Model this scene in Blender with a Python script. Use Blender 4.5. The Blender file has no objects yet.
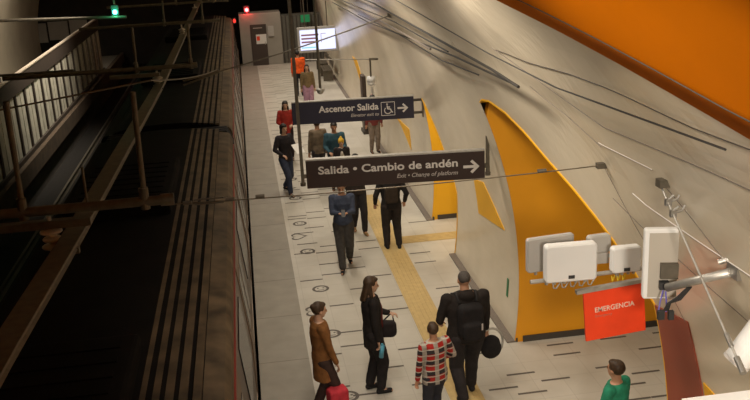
import bpy, bmesh, math, random
from mathutils import Vector, Matrix, Euler
random.seed(7)
C = bpy.context.scene.collection
sc = bpy.context.scene
PI = math.pi
V = Vector

# ------------------------------------------------------------------ camera, world, light, exposure
cam = bpy.data.cameras.new('camera'); cam.sensor_width = 36; cam.lens = 43.2; cam.clip_end = 300
co = bpy.data.objects.new('camera', cam); C.objects.link(co); sc.camera = co
co.matrix_world = Matrix(((0.9873923, 0.0923396, -0.1285682, 0), (-0.1501835, 0.2898646, -0.9452108, 0),
                          (-0.0500130, 0.9526027, 0.3000780, 6.4), (0, 0, 0, 1)))
w = bpy.data.worlds.new('world'); sc.world = w; w.use_nodes = True
w.node_tree.nodes['Background'].inputs[0].default_value = (0.9, 0.6, 0.35, 1)
w.node_tree.nodes['Background'].inputs[1].default_value = 0.004
sc.view_settings.view_transform = 'Standard'; sc.view_settings.look = 'None'
sc.view_settings.gamma = 1; sc.view_settings.use_curve_mapping = False
sc.view_settings.exposure = 0.80

def area(name, loc, size, power, color, tilt=0, tiltx=0, spread=180):
    l = bpy.data.lights.new(name, 'AREA'); l.shape = 'RECTANGLE'; l.size = size[0]; l.size_y = size[1]
    l.energy = power; l.color = color; l.spread = math.radians(spread)
    o = bpy.data.objects.new(name, l); C.objects.link(o); o.location = loc
    o.rotation_euler = (math.radians(tiltx), math.radians(tilt), 0)
    return o
WARM = (1.0, 0.89, 0.745)
for yy, pw in ((4.2, 22), (9, 64), (15, 70), (21, 75), (27, 80), (33, 85), (39, 80)):
    area('platform_light', (1.0, yy, 6.15), (0.35, 2.6), pw, WARM, tilt=-26, spread=135)
area('camera_side_fill', (0.8, -1.7, 6.6), (1.4, 0.6), 150, WARM, tilt=-46, tiltx=48, spread=85)  # added fill behind the camera, brightens antennas, emergency sign and near vault
area('barrier_fill', (-4.9, 31, 6.4), (0.4, 8), 120, WARM, tilt=28, spread=65)  # added fill, only there to brighten the slatted barrier
area('opposite_platform_light', (-8.6, 40, 5.4), (0.4, 6), 90, WARM, spread=150)
area('passage_light', (5.6, 9.6, 4.2), (1.2, 2.5), 16, (1.0, 0.86, 0.62))
area('passage_light', (5.2, 17.2, 3.4), (1.2, 1.0), 30, (1.0, 0.86, 0.6))

# ------------------------------------------------------------------ materials
def mat(name, col, rough=0.6, metal=0.0, noise=0.0, nscale=8.0, bump=0.0, bscale=30.0, emit=None, estr=0.0, dirt=None, spec=0.5):
    m = bpy.data.materials.new(name); m.use_nodes = True
    nt = m.node_tree; b = nt.nodes['Principled BSDF']
    b.inputs['Roughness'].default_value = rough; b.inputs['Metallic'].default_value = metal
    b.inputs['Base Color'].default_value = (*col, 1)
    b.inputs['Specular IOR Level'].default_value = spec
    if noise or bump:
        tc = nt.nodes.new('ShaderNodeTexCoord')
    if noise:
        n = nt.nodes.new('ShaderNodeTexNoise'); n.inputs['Scale'].default_value = nscale; n.inputs['Detail'].default_value = 5
        nt.links.new(tc.outputs['Object'], n.inputs['Vector'])
        r = nt.nodes.new('ShaderNodeValToRGB')
        lo = dirt if dirt else tuple(c * (1 - noise) for c in col)
        hi = col if dirt else tuple(min(1, c * (1 + noise * .6)) for c in col)
        r.color_ramp.elements[0].position = .3; r.color_ramp.elements[0].color = (*lo, 1)
        r.color_ramp.elements[1].position = .7; r.color_ramp.elements[1].color = (*hi, 1)
        nt.links.new(n.outputs['Fac'], r.inputs['Fac']); nt.links.new(r.outputs['Color'], b.inputs['Base Color'])
    if bump:
        n2 = nt.nodes.new('ShaderNodeTexNoise'); n2.inputs['Scale'].default_value = bscale; n2.inputs['Detail'].default_value = 4
        nt.links.new(tc.outputs['Object'], n2.inputs['Vector'])
        bp = nt.nodes.new('ShaderNodeBump'); bp.inputs['Strength'].default_value = bump; bp.inputs['Distance'].default_value = .05
        nt.links.new(n2.outputs['Fac'], bp.inputs['Height']); nt.links.new(bp.outputs['Normal'], b.inputs['Normal'])
    if emit:
        b.inputs['Emission Color'].default_value = (*emit, 1); b.inputs['Emission Strength'].default_value = estr
    return m

VAULT = mat('vault_white', (0.62, 0.54, 0.41), 0.27, noise=.10, nscale=.8, bump=.16, bscale=1.2)
BLOCK = mat('panel_white', (0.60, 0.55, 0.45), 0.4, noise=.06, nscale=1.5)
ORANGE = mat('orange_paint', (0.72, 0.30, 0.005), 0.5, noise=.08, nscale=1.2)
YELLOW = mat('yellow_paint', (0.78, 0.40, 0.008), 0.5, noise=.06, nscale=1.2)
DEEPO = mat('deep_orange', (0.62, 0.16, 0.0), 0.7, noise=.08, nscale=1.0, spec=.03)
REDBAND = mat('red_band', (0.30, 0.062, 0.03), 0.5, noise=.06, nscale=1.2)
STRIP = mat('edge_granite', (0.27, 0.245, 0.20), 0.5, noise=.12, nscale=3)
DASH = mat('dark_inlay', (0.10, 0.085, 0.072), 0.7)
TACT = mat('tactile_yellow', (0.50, 0.36, 0.15), 0.6, noise=.1, nscale=10)
GUT = mat('gutter_granite', (0.17, 0.14, 0.115), 0.6, noise=.2, nscale=30)
SKIRT = mat('dark_skirt', (0.05, 0.04, 0.03), 0.6)
SIGN = mat('sign_brown', (0.030, 0.014, 0.010), 0.5, noise=.05, nscale=4)
SIGNB = mat('sign_navy', (0.016, 0.014, 0.030), 0.5, noise=.05, nscale=4)
LETTER = mat('lettering_white', (0.62, 0.58, 0.54), 0.6)
LETTERD = mat('lettering_soft', (0.42, 0.38, 0.35), 0.6)
EMRED = mat('emergency_red', (0.85, 0.06, 0.012), 0.45, noise=.12, nscale=3)
EMLET = mat('emergency_lettering', (0.8, 0.62, 0.5), 0.5)
STEEL = mat('brushed_steel', (0.42, 0.40, 0.37), 0.35, .8, noise=.1, nscale=20)
GALV = mat('galvanised', (0.48, 0.46, 0.42), 0.45, .6, noise=.15, nscale=15)
DSTEEL = mat('dull_steel', (0.14, 0.12, 0.09), 0.5, .5, noise=.2, nscale=15)
RUST = mat('catenary_steel', (0.125, 0.098, 0.060), 0.55, .3, noise=.3, nscale=12)
WIRE = mat('cable_black', (0.022, 0.019, 0.016), 0.6, noise=.1)
WPLAST = mat('white_plastic', (0.74, 0.73, 0.71), 0.4, noise=.03, nscale=3)
GPLAST = mat('grey_plastic', (0.40, 0.38, 0.35), 0.5, noise=.05)
DPLAST = mat('dark_plastic', (0.03, 0.03, 0.03), 0.5)
BPLAST = mat('blue_cable', (0.10, 0.08, 0.35), 0.5)
YPLAST = mat('yellow_plastic', (0.65, 0.45, 0.02), 0.5)
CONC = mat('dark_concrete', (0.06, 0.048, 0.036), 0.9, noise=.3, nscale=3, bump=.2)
TUNNEL = mat('tunnel_dark', (0.02, 0.016, 0.012), 0.95, noise=.3, nscale=2)  # near-black tone of the tunnel beyond the station
BALL = mat('ballast', (0.014, 0.011, 0.008), 0.95, noise=.5, nscale=25, bump=.6)
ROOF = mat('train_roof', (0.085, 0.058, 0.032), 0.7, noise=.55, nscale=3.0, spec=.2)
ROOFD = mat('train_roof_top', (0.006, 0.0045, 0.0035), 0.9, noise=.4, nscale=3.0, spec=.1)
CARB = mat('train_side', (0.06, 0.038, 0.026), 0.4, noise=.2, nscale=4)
DOORC = mat('train_door', (0.12, 0.075, 0.045), 0.45, noise=.2, nscale=3)
REDSTR = mat('train_red', (0.16, 0.018, 0.010), 0.4, noise=.1)
GLASSD = mat('train_glass', (0.012, 0.010, 0.009), 0.12)
RUBBER = mat('rubber', (0.012, 0.010, 0.010), 0.85, noise=.2)
CERAM = mat('insulator_ceramic', (0.5, 0.43, 0.34), 0.3, noise=.1)
FPANEL = mat('fence_panel', (0.55, 0.52, 0.42), 0.6, noise=.25, nscale=3)
FDARK = mat('fence_dark', (0.05, 0.036, 0.026), 0.6, noise=.2)
FRAIL = mat('fence_rail', (0.42, 0.35, 0.27), 0.45, noise=.1)
FEDGE = mat('platform_edge_far', (0.09, 0.06, 0.035), 0.8, noise=.3, nscale=4)
GWALL = mat('grey_panel', (0.30, 0.275, 0.235), 0.6, noise=.08, nscale=2)
DWALL = mat('service_wall_dark', (0.12, 0.11, 0.09), 0.7, noise=.1)
DOORM = mat('door_brown', (0.055, 0.038, 0.03), 0.5)
PAPER = mat('paper', (0.7, 0.68, 0.64), 0.7)
GREENS = mat('exit_green', (0.01, 0.16, 0.06), 0.5, emit=(0.01, 0.3, 0.1), estr=.12)
SCREEN = mat('screen_lit', (0.1, 0.1, 0.12), 0.3, emit=(0.62, 0.66, 0.95), estr=.85)
SCRTXT = mat('screen_dark_rows', (0.02, 0.02, 0.02), 0.4, emit=(0.28, 0.12, 0.14), estr=.5)
SCRTEAL = mat('screen_teal_row', (0.02, 0.02, 0.02), 0.4, emit=(0.25, 0.6, 0.65), estr=.7)
LGREEN = mat('signal_green', (0, .1, .05), .3, emit=(0.05, 1.0, 0.45), estr=14)
LRED = mat('signal_red', (.1, 0, 0), .3, emit=(1.0, 0.04, 0.04), estr=14)
LREDD = mat('tail_red', (.1, 0, 0), .3, emit=(1.0, 0.03, 0.02), estr=1.4)
GMARK = mat('green_mark', (0.015, 0.16, 0.06), 0.5)

# floor tiles: faint joints in X and Y
def floor_mat():
    m = mat('floor_tile', (0.50, 0.47, 0.41), 0.42)
    nt = m.node_tree; b = nt.nodes['Principled BSDF']
    tc = nt.nodes.new('ShaderNodeTexCoord'); mp = nt.nodes.new('ShaderNodeMapping')
    mp.inputs['Location'].default_value = (-0.64, 0.09, 0)
    br = nt.nodes.new('ShaderNodeTexBrick')
    br.offset = 0; br.inputs['Scale'].default_value = 1
    br.inputs['Brick Width'].default_value = .427; br.inputs['Row Height'].default_value = .53
    br.inputs['Mortar Size'].default_value = .006; br.inputs['Mortar Smooth'].default_value = .3
    br.inputs['Color1'].default_value = (0.52, 0.49, 0.425, 1); br.inputs['Color2'].default_value = (0.495, 0.465, 0.40, 1)
    br.inputs['Mortar'].default_value = (0.43, 0.40, 0.345, 1)
    n = nt.nodes.new('ShaderNodeTexNoise'); n.inputs['Scale'].default_value = 1.2; n.inputs['Detail'].default_value = 6
    mx = nt.nodes.new('ShaderNodeMix'); mx.data_type = 'RGBA'; mx.blend_type = 'MULTIPLY'; mx.inputs['Factor'].default_value = .5
    r = nt.nodes.new('ShaderNodeValToRGB'); r.color_ramp.elements[0].color = (.72, .7, .66, 1); r.color_ramp.elements[0].position = .35
    r.color_ramp.elements[1].position = .62
    nt.links.new(tc.outputs['Object'], mp.inputs['Vector']); nt.links.new(mp.outputs['Vector'], br.inputs['Vector'])
    nt.links.new(tc.outputs['Object'], n.inputs['Vector']); nt.links.new(n.outputs['Fac'], r.inputs['Fac'])
    nt.links.new(br.outputs['Color'], mx.inputs['A']); nt.links.new(r.outputs['Color'], mx.inputs['B'])
    nt.links.new(mx.outputs['Result'], b.inputs['Base Color'])
    return m
FLOOR = floor_mat()

# ------------------------------------------------------------------ helpers
class MB:
    def __init__(s): s.v = []; s.f = []; s.m = []
    def add(s, vs, fs, mi=0):
        k = len(s.v); s.v += [tuple(v) for v in vs]; s.f += [tuple(i + k for i in f) for f in fs]; s.m += [mi] * len(fs); return s
    def box(s, c, d, rot=None, mi=0):
        x, y, z = d[0] / 2, d[1] / 2, d[2] / 2
        vs = [V((a, b, e)) for a in (-x, x) for b in (-y, y) for e in (-z, z)]
        if rot is not None: vs = [rot @ v for v in vs]
        return s.add([v + V(c) for v in vs], [(0, 1, 3, 2), (4, 6, 7, 5), (0, 4, 5, 1), (2, 3, 7, 6), (0, 2, 6, 4), (1, 5, 7, 3)], mi)
    def rbox(s, c, d, r, rot=None, mi=0, n=4):       # box with rounded corners in X-Z and a small chamfer
        x, z = d[0] / 2 - r, d[2] / 2 - r; ring = []
        for cx, cz, a0 in ((x, z, 0), (-x, z, 90), (-x, -z, 180), (x, -z, 270)):
            for k in range(n + 1):
                a = math.radians(a0 + 90 * k / n); ring.append((cx + r * math.cos(a), cz + r * math.sin(a), math.cos(a), math.sin(a)))
        e = min(r * .4, d[1] * .3); N = len(ring); vs = []
        for y, ins in ((-d[1] / 2, e), (-d[1] / 2 + e, 0), (d[1] / 2 - e, 0), (d[1] / 2, e)):
            for px, pz, nx, nz in ring:
                vs.append(V((px - nx * ins, y, pz - nz * ins)))
        fs = [tuple(range(N))]
        for j in range(3):
            for k in range(N): fs.append((j * N + k, (j + 1) * N + k, (j + 1) * N + (k + 1) % N, j * N + (k + 1) % N))
        fs.append(tuple(reversed(range(3 * N, 4 * N))))
        if rot is not None: vs = [rot @ v for v in vs]
        return s.add([v + V(c) for v in vs], fs, mi)
    def cyl(s, p0, p1, r0, r1=None, n=12, mi=0):
        if r1 is None: r1 = r0
        p0, p1 = V(p0), V(p1); d = (p1 - p0).normalized()
        a = d.cross(V((0, 0, 1)) if abs(d.z) < .9 else V((1, 0, 0))).normalized(); b = d.cross(a)
        vs = [p + (a * math.cos(2 * PI * k / n) + b * math.sin(2 * PI * k / n)) * r for p, r in ((p0, r0), (p1, r1)) for k in range(n)]
        fs = [(k, (k + 1) % n, n + (k + 1) % n, n + k) for k in range(n)] + [tuple(reversed(range(n))), tuple(range(n, 2 * n))]
        return s.add(vs, fs, mi)
    def tube(s, pts, r, n=8, mi=0):
        pts = [V(p) for p in pts]; vs = []; a = None
        for i, p in enumerate(pts):
            d = (pts[min(i + 1, len(pts) - 1)] - pts[max(i - 1, 0)]).normalized()
            if a is None: a = d.cross(V((0, 0, 1)) if abs(d.z) < .9 else V((1, 0, 0))).normalized()
            a = (a - d * a.dot(d)).normalized(); b = d.cross(a)
            vs += [p + (a * math.cos(2 * PI * k / n) + b * math.sin(2 * PI * k / n)) * r for k in range(n)]
        fs = []
        for i in range(len(pts) - 1):
            for k in range(n): fs.append((i * n + k, i * n + (k + 1) % n, (i + 1) * n + (k + 1) % n, (i + 1) * n + k))
        fs += [tuple(reversed(range(n))), tuple(range((len(pts) - 1) * n, len(pts) * n))]
        return s.add(vs, fs, mi)
    def ell(s, c, r, rot=None, nu=16, nv=10, mi=0):
        vs = []; fs = []
        for j in range(1, nv):
            for k in range(nu):
                t = PI * j / nv; p = 2 * PI * k / nu
                vs.append(V((r[0] * math.sin(t) * math.cos(p), r[1] * math.sin(t) * math.sin(p), r[2] * math.cos(t))))
        vs += [V((0, 0, r[2])), V((0, 0, -r[2]))]; T = len(vs) - 2
        for j in range(nv - 2):
            for k in range(nu): fs.append((j * nu + k, (j + 1) * nu + k, (j + 1) * nu + (k + 1) % nu, j * nu + (k + 1) % nu))
        for k in range(nu):
            fs.append((T, k, (k + 1) % nu)); fs.append((T + 1, (nv - 2) * nu + (k + 1) % nu, (nv - 2) * nu + k))
        if rot is not None: vs = [rot @ v for v in vs]
        return s.add([v + V(c) for v in vs], fs, mi)
    def cap(s, p0, p1, r0, r1, n=14):                 # tapered capsule
        s.cyl(p0, p1, r0, r1, n); s.ell(p0, (r0,) * 3, nu=n, nv=8); return s.ell(p1, (r1,) * 3, nu=n, nv=8)
    def loft(s, rings, n=20, mi=0):                   # rings: (centre, rx, ry)
        vs = []
        for c, rx, ry in rings:
            for k in range(n):
                a = 2 * PI * k / n; vs.append(V(c) + V((rx * math.cos(a), ry * math.sin(a), 0)))
        fs = []
        for i in range(len(rings) - 1):
            for k in range(n): fs.append((i * n + k, i * n + (k + 1) % n, (i + 1) * n + (k + 1) % n, (i + 1) * n + k))
        fs += [tuple(reversed(range(n))), tuple(range((len(rings) - 1) * n, len(rings) * n))]
        return s.add(vs, fs, mi)
    def prism(s, poly, axis, a, b, mi=0):              # closed 2D polygon extruded along axis from a to b
        def P(u, v, t): return {'x': (t, u, v), 'y': (u, t, v), 'z': (u, v, t)}[axis]
        n = len(poly); vs = [P(u, v, a) for u, v in poly] + [P(u, v, b) for u, v in poly]
        fs = [tuple(range(n)), tuple(reversed(range(n, 2 * n)))] + [(k, n + k, n + (k + 1) % n, (k + 1) % n) for k in range(n)]
        return s.add(vs, fs, mi)
    def mesh(s, name, mats, smooth=False, off=None, fix=True):
        me = bpy.data.meshes.new(name)
        vs = s.v if off is None else [(x - off[0], y - off[1], z - off[2]) for x, y, z in s.v]
        me.from_pydata(vs, [], s.f)
        for m in (mats if isinstance(mats, (list, tuple)) else [mats]): me.materials.append(m)
        me.polygons.foreach_set('material_index', s.m)
        if fix:
            bm = bmesh.new(); bm.from_mesh(me); bmesh.ops.recalc_face_normals(bm, faces=bm.faces); bm.to_mesh(me); bm.free()
        if smooth: me.polygons.foreach_set('use_smooth', [True] * len(me.polygons))
        me.update(); return me
    def build(s, name, mats, parent=None, smooth=False, local=False, fix=True):
        off = None
        if parent is not None and not local: off = parent.get('_o') and tuple(parent['_o']) or None
        o = bpy.data.objects.new(name, s.mesh(name, mats, smooth, off, fix)); C.objects.link(o)
        if parent is not None:
            o.parent = parent
            if off: o['_o'] = off
        return o

def tag(o, label, cat, group=None, kind=None):
    if label: o['label'] = label
    if cat: o['category'] = cat
    if group: o['group'] = group
    if kind: o['kind'] = kind
    return o
def thing(name, loc, label, cat, group=None, rz=0):
    o = bpy.data.objects.new(name, None); C.objects.link(o); o.empty_display_size = .2
    o.location = loc; o.rotation_euler.z = rz; o['_o'] = tuple(float(c) for c in loc)
    return tag(o, label, cat, group)
def single(mb, name, mats, loc, label, cat, group=None, smooth=False):
    o = bpy.data.objects.new(name, mb.mesh(name, mats, smooth, loc)); C.objects.link(o); o.location = loc
    return tag(o, label, cat, group)
def struct(mb, name, mats, smooth=False, fix=True):
    o = mb.build(name, mats, smooth=smooth, fix=fix); o['kind'] = 'structure'; return o
def bevel(o, w_=.006, seg=2):
    m = o.modifiers.new('b', 'BEVEL'); m.width = w_; m.segments = seg; m.limit_method = 'ANGLE'; return o
def text(name, s, mt, parent, org, ux, uz, x0, x1, z0, z1, shear=0, bold=.02, depth=.004):
    """text fitted in the rectangle x0..x1 along ux and z0..z1 along uz from org (z0..z1 spans the capital height)"""
    cu = bpy.data.curves.new(name, 'FONT'); cu.body = s; cu.size = 1; cu.shear = shear; cu.offset = bold; cu.extrude = .01; cu.resolution_u = 4
    t = bpy.data.objects.new(name, cu); C.objects.link(t); bpy.context.view_layer.update()
    me = bpy.data.meshes.new_from_object(t.evaluated_get(bpy.context.evaluated_depsgraph_get()))
    bpy.data.objects.remove(t); bpy.data.curves.remove(cu)
    xs = [v.co.x for v in me.vertices]; a, b = min(xs), max(xs); cap_h = .729
    sx = (x1 - x0) / (b - a); sz = (z1 - z0) / cap_h
    n = V(ux).cross(V(uz)).normalized()
    off = V(parent['_o'])
    for v in me.vertices:
        p = V(org) + V(ux) * (x0 + (v.co.x - a) * sx) + V(uz) * (z0 + v.co.y * sz) + n * (depth * (1 if v.co.z > 0 else -.2))
        v.co = p - off
    me.name = name; me.materials.clear(); me.materials.append(mt)
    o = bpy.data.objects.new(name, me); C.objects.link(o); o.parent = parent; return o

# ------------------------------------------------------------------ the setting: vault
VX, VZ, VR = -3.4, 1.03, 7.2
def tri(t): return abs((t % 1) - .5) * 2
def vp(Y, a, off=0.0, fold=True):
    r = VR - off
    if fold and a < 1.7 and a > .3:
        k = min(1, (a - max(.3, az(lerp(OPEN1, Y)) if Y > 7.27 else .3)) / .16) * max(0, min(1, (13.5 - Y) / 1.5))
        s = a * 7.2
        if k > 0: r += k * (.05 * (tri(Y / 4.4 + s / 3.1) + tri(Y / 4.4 - s / 3.1)) + .02 * tri(s / 1.3 + Y / 5))
    return V((VX + r * math.cos(a), Y, VZ + r * math.sin(a)))
def az(z): return math.asin(max(-1, min(1, (z - VZ) / VR)))
def lerp(tab, x):
    for (a, u), (b, v) in zip(tab, tab[1:]):
        if x <= b: return u + (v - u) * max(0, (x - a)) / (b - a)
    return tab[-1][1]
OPEN1 = [(7.27, 2.82), (7.53, 2.97), (8.02, 3.22), (8.37, 3.35), (8.83, 3.50), (9.52, 3.67), (10.14, 3.86), (10.77, 3.97), (11.47, 3.98), (12.0, 3.9), (12.23, 3.82)]
OPEN2 = [(16.17, 1.25), (16.3, 1.4), (16.75, 1.74), (17.18, 2.05), (17.65, 2.36), (18.1, 2.6), (18.35, 2.7)]
def frange(a, b, d):
    n = max(1, int(round((b - a) / d))); return [a + (b - a) * k / n for k in range(n + 1)]
segs = [(-3, 7.27, None, .2), (7.27, 12.23, OPEN1, .12), (12.23, 16.17, None, .35), (16.17, 18.35, OPEN2, .12), (18.35, 46, None, .9)]
mb = MB(); NR = 64
for ya, yb, tab, dy in segs:
    ys = frange(ya, yb, dy); base = len(mb.v); vs = []; fs = []
    for y in ys:
        a0 = az(lerp(tab, y)) if tab else az(0)
        for j in range(NR + 1): vs.append(vp(y, a0 + (1.75 - a0) * j / NR))
    for i in range(len(ys) - 1):
        for j in range(NR):
            k = i * (NR + 1) + j; fs.append((k, k + NR + 1, k + NR + 2, k + 1))
    mb.add(vs, fs)
vr = struct(mb, 'wall_right', VAULT, fix=False)
mb = MB(); vs = []; fs = []; ys = frange(-3, 50, 2.6); NL = 40
for y in ys:
    for j in range(NL + 1):
        a = 1.75 + (PI - az(0) - 1.75) * j / NL; vs.append((VX + VR * math.cos(a), y, VZ + VR * math.sin(a)))
for i in range(len(ys) - 1):
    for j in range(NL):
        k = i * (NL + 1) + j; fs.append((k, k + NL + 1, k + NL + 2, k + 1))
mb.add(vs, fs); struct(mb, 'wall_left', VAULT, smooth=True, fix=False)
# near-black tunnel continuing beyond the station and its end
mb = MB(); mb.box((-3.4, 62, 3), (24, .3, 14)); struct(mb, 'wall_back', TUNNEL)
mb = MB(); mb.box((-3.4, 54, -1.2), (24, 16, .2)); struct(mb, 'floor_tunnel', TUNNEL)

# patches lying on the vault: corners (Y,Z) a,b,c,d
def vpatch(mb, q, off=.012, th=.02, n=10, mi=0):
    def P(u, v):
        y = (q[0][0] * (1 - u) + q[1][0] * u) * (1 - v) + (q[3][0] * (1 - u) + q[2][0] * u) * v
        z = (q[0][1] * (1 - u) + q[1][1] * u) * (1 - v) + (q[3][1] * (1 - u) + q[2][1] * u) * v
        return y, az(z)
    front = [vp(*P(i / n, j / n), off) for i in range(n + 1) for j in range(n + 1)]
    back = [vp(*P(i / n, j / n), off - th) for i in range(n + 1) for j in range(n + 1)]
    N = (n + 1) ** 2; fs = []
    for i in range(n):
        for j in range(n):
            k = i * (n + 1) + j; fs.append((k, k + 1, k + n + 2, k + n + 1)); fs.append((N + k, N + k + n + 1, N + k + n + 2, N + k + 1))
    e = [j for j in range(n + 1)] + [i * (n + 1) + n for i in range(1, n + 1)] + [n * (n + 1) + j for j in range(n - 1, -1, -1)] + [i * (n + 1) for i in range(n - 1, 0, -1)]
    for a, b in zip(e, e[1:] + e[:1]): fs.append((a, b, N + b, N + a))
    mb.add(front + back, fs, mi)

# reveals (thickness) of the two openings
def reveal(tab, deep, name, mt):
    mb = MB(); ys = frange(tab[0][0], tab[-1][0], .12); vs = []
    prof = [(tab[0][0], z) for z in frange(0, tab[0][1], .25)][:-1] + [(y, lerp(tab, y)) for y in ys]
    for y, z in prof:
        p = vp(y, az(z), 0, False); vs += [p + V((-.012, 0, 0)), p + V((deep, 0, .0))]
    fs = [(2 * i, 2 * i + 1, 2 * i + 3, 2 * i + 2) for i in range(len(prof) - 1)]
    mb.add(vs, fs); o = struct(mb, name, mt, fix=False)
    m = o.modifiers.new('s', 'SOLIDIFY'); m.thickness = .02; m.offset = 0
reveal(OPEN1, .10, 'trim_1', YELLOW)
reveal(OPEN2, .08, 'trim_2', YELLOW)
# cross passages: coloured far jamb, back, ceiling
def passage(ya, yb, zc, xb, mt, idx):
    mb = MB(); zs = frange(0, zc, .2)
    left = [(vp(yb, az(z), -.003, True).x + (.12 if z > 3.75 else 0), z) for z in zs]
    mb.prism(left + [(xb, zc), (xb, 0)], 'y', yb + .002, yb + .15); struct(mb, 'wall_passage_far', mt)
    mb = MB(); mb.prism([(x + .03, z) for x, z in left] + [(xb, zc), (xb, 0)], 'y', ya - .15, ya - .01); struct(mb, 'wall_passage_near', BLOCK)
    mb = MB(); mb.box((xb + .06, (ya + yb) / 2, zc / 2), (.12, yb - ya + .3, zc)); struct(mb, 'wall_passage_end', BLOCK)
    mb = MB(); mb.box(((3.0 + xb) / 2 + .4, (ya + yb) / 2, zc + .06), (xb - 3.0, yb - ya + .3, .12)); struct(mb, 'ceiling', BLOCK)
    mb = MB(); mb.box(((3.86 + xb) / 2, yb - .012, .05), (xb - 3.86, .02, .10)); struct(mb, 'baseboard_passage', SKIRT)
passage(7.27, 12.23, 4.6, 8.2, ORANGE, 1)
passage(16.17, 18.35, 3.9, 7.0, YELLOW, 2)

# upper orange panel of the vault near the camera
mb = MB()
ys = frange(-3, 11, .25); tab = [(-3, 4.62), (3.73, 5.33), (4.43, 5.45), (5.06, 5.55), (5.86, 5.66), (6.79, 5.76), (9, 6.0), (11, 6.25)]
vs = []; n = 24
for y in ys:
    a0 = az(lerp(tab, y)); a1 = 1.45
    for j in range(n + 1): vs.append(vp(y, a0 + (a1 - a0) * j / n, .06, False))
fs = []
for i in range(len(ys) - 1):
    for j in range(n):
        k = i * (n + 1) + j; fs.append((k, k + n + 1, k + n + 2, k + 1))
mb.add(vs, fs); o = struct(mb, 'trim_3', DEEPO, smooth=True, fix=False)
m = o.modifiers.new('s', 'SOLIDIFY'); m.thickness = .05; m.offset = 1
mb = MB(); mb.tube([vp(y, az(lerp(tab, y) + .16), .068, False) for y in frange(2, 9, .3)], .004); struct(mb, 'trim_4', SKIRT)
# seams on the folded lining (pairs of (Y,Z)); the white strips are painted highlights
def seam(a, b, r=.005, n=14, off=.012):
    return MB().tube([vp(a[0] + (b[0] - a[0]) * t / n, az(a[1] + (b[1] - a[1]) * t / n), off) for t in range(n + 1)], r, 6)
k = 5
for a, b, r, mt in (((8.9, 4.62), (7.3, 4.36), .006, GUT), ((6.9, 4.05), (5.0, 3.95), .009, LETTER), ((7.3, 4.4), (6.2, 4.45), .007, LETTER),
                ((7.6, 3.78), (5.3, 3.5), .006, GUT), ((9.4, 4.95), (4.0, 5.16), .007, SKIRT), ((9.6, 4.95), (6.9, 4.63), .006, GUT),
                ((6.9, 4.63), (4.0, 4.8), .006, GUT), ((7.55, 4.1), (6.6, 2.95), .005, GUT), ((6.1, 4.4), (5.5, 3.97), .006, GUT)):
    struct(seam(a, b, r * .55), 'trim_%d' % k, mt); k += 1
# painted band by the emergency point
mb = MB(); vpatch(mb, [(7.26, .0), (6.36, .0), (6.56, 2.97), (7.26, 2.82)], .012, .02, 14); struct(mb, 'trim_%d' % k, REDBAND); k += 1
mb = MB(); vpatch(mb, [(6.40, 0.0), (5.9, .0), (6.2, 2.4), (6.47, 2.42)], .012, .02, 10); struct(mb, 'trim_%d' % k, YELLOW); k += 1

# ------------------------------------------------------------------ floor
mb = MB(); mb.box((3.775, 20, -.15), (6.45 + 2.0, 46, .3))          # slab under the tiles x -0.45..8
dashes = [(4.16, 11.67), (5.45, 11.55), (4.61, 11.15), (3.31, 11.25), (3.74, 10.98), (5.04, 10.87), (4.70, 10.59), (3.31, 10.70),
          (1.06, 16.35), (1.06, 15.80), (.64, 15.6), (1.5, 14.98), (1.06, 14.34), (1.06, 13.25), (1.07, 12.75), (.64, 12.52), (1.5, 11.9), (.64, 11.49), (1.07, 11.2),
          (1.92, 17.42), (1.92, 16.97), (1.5, 16.55), (1.5, 16.0), (1.17, 17.35), (1.92, 15.49), (1.95, 14.46), (1.95, 13.92), (1.93, 12.43),
          (2.87, 16.44), (2.87, 15.92), (3.0, 14.6), (3.0, 13.4), (2.95, 12.0), (2.95, 10.9), (3.2, 18.3), (1.5, 18.2), (.95, 18.6), (.70, 18.3),
          (.72, 17.6), (.62, 19.3), (1.06, 19.25), (.62, 17.05), (1.06, 17.0), (1.5, 10.8), (1.93, 11.3), (1.93, 10.4), (2.95, 10.0), (1.06, 10.2), (1.5, 9.6)]
rr = random.Random(3)
for c in range(17):
    x = .64 + .427 * c
    if 2.3 < x < 2.85: continue
    y = 19.3 + rr.random() * .8
    while y < 42:
        if x < 3.2: dashes.append((x, y))
        y += rr.choice((.53, .53, 1.06))
    y = 4 + rr.random()
    while y < 9.6:
        dashes.append((x, y)); y += rr.choice((.53, 1.06, 1.59))
for c in range(8):
    x = 4.17 + .427 * c
    for y in (12.0, 10.2, 9.7, 17.6, 16.9):
        if rr.random() < .45: dashes.append((x, y))
for x, y in dashes:
    mb.add([(x, y - .023, .0015), (x + .42, y - .023, .0015), (x + .42, y + .023, .0015), (x, y + .023, .0015)], [(0, 1, 2, 3)], 1)
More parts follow.
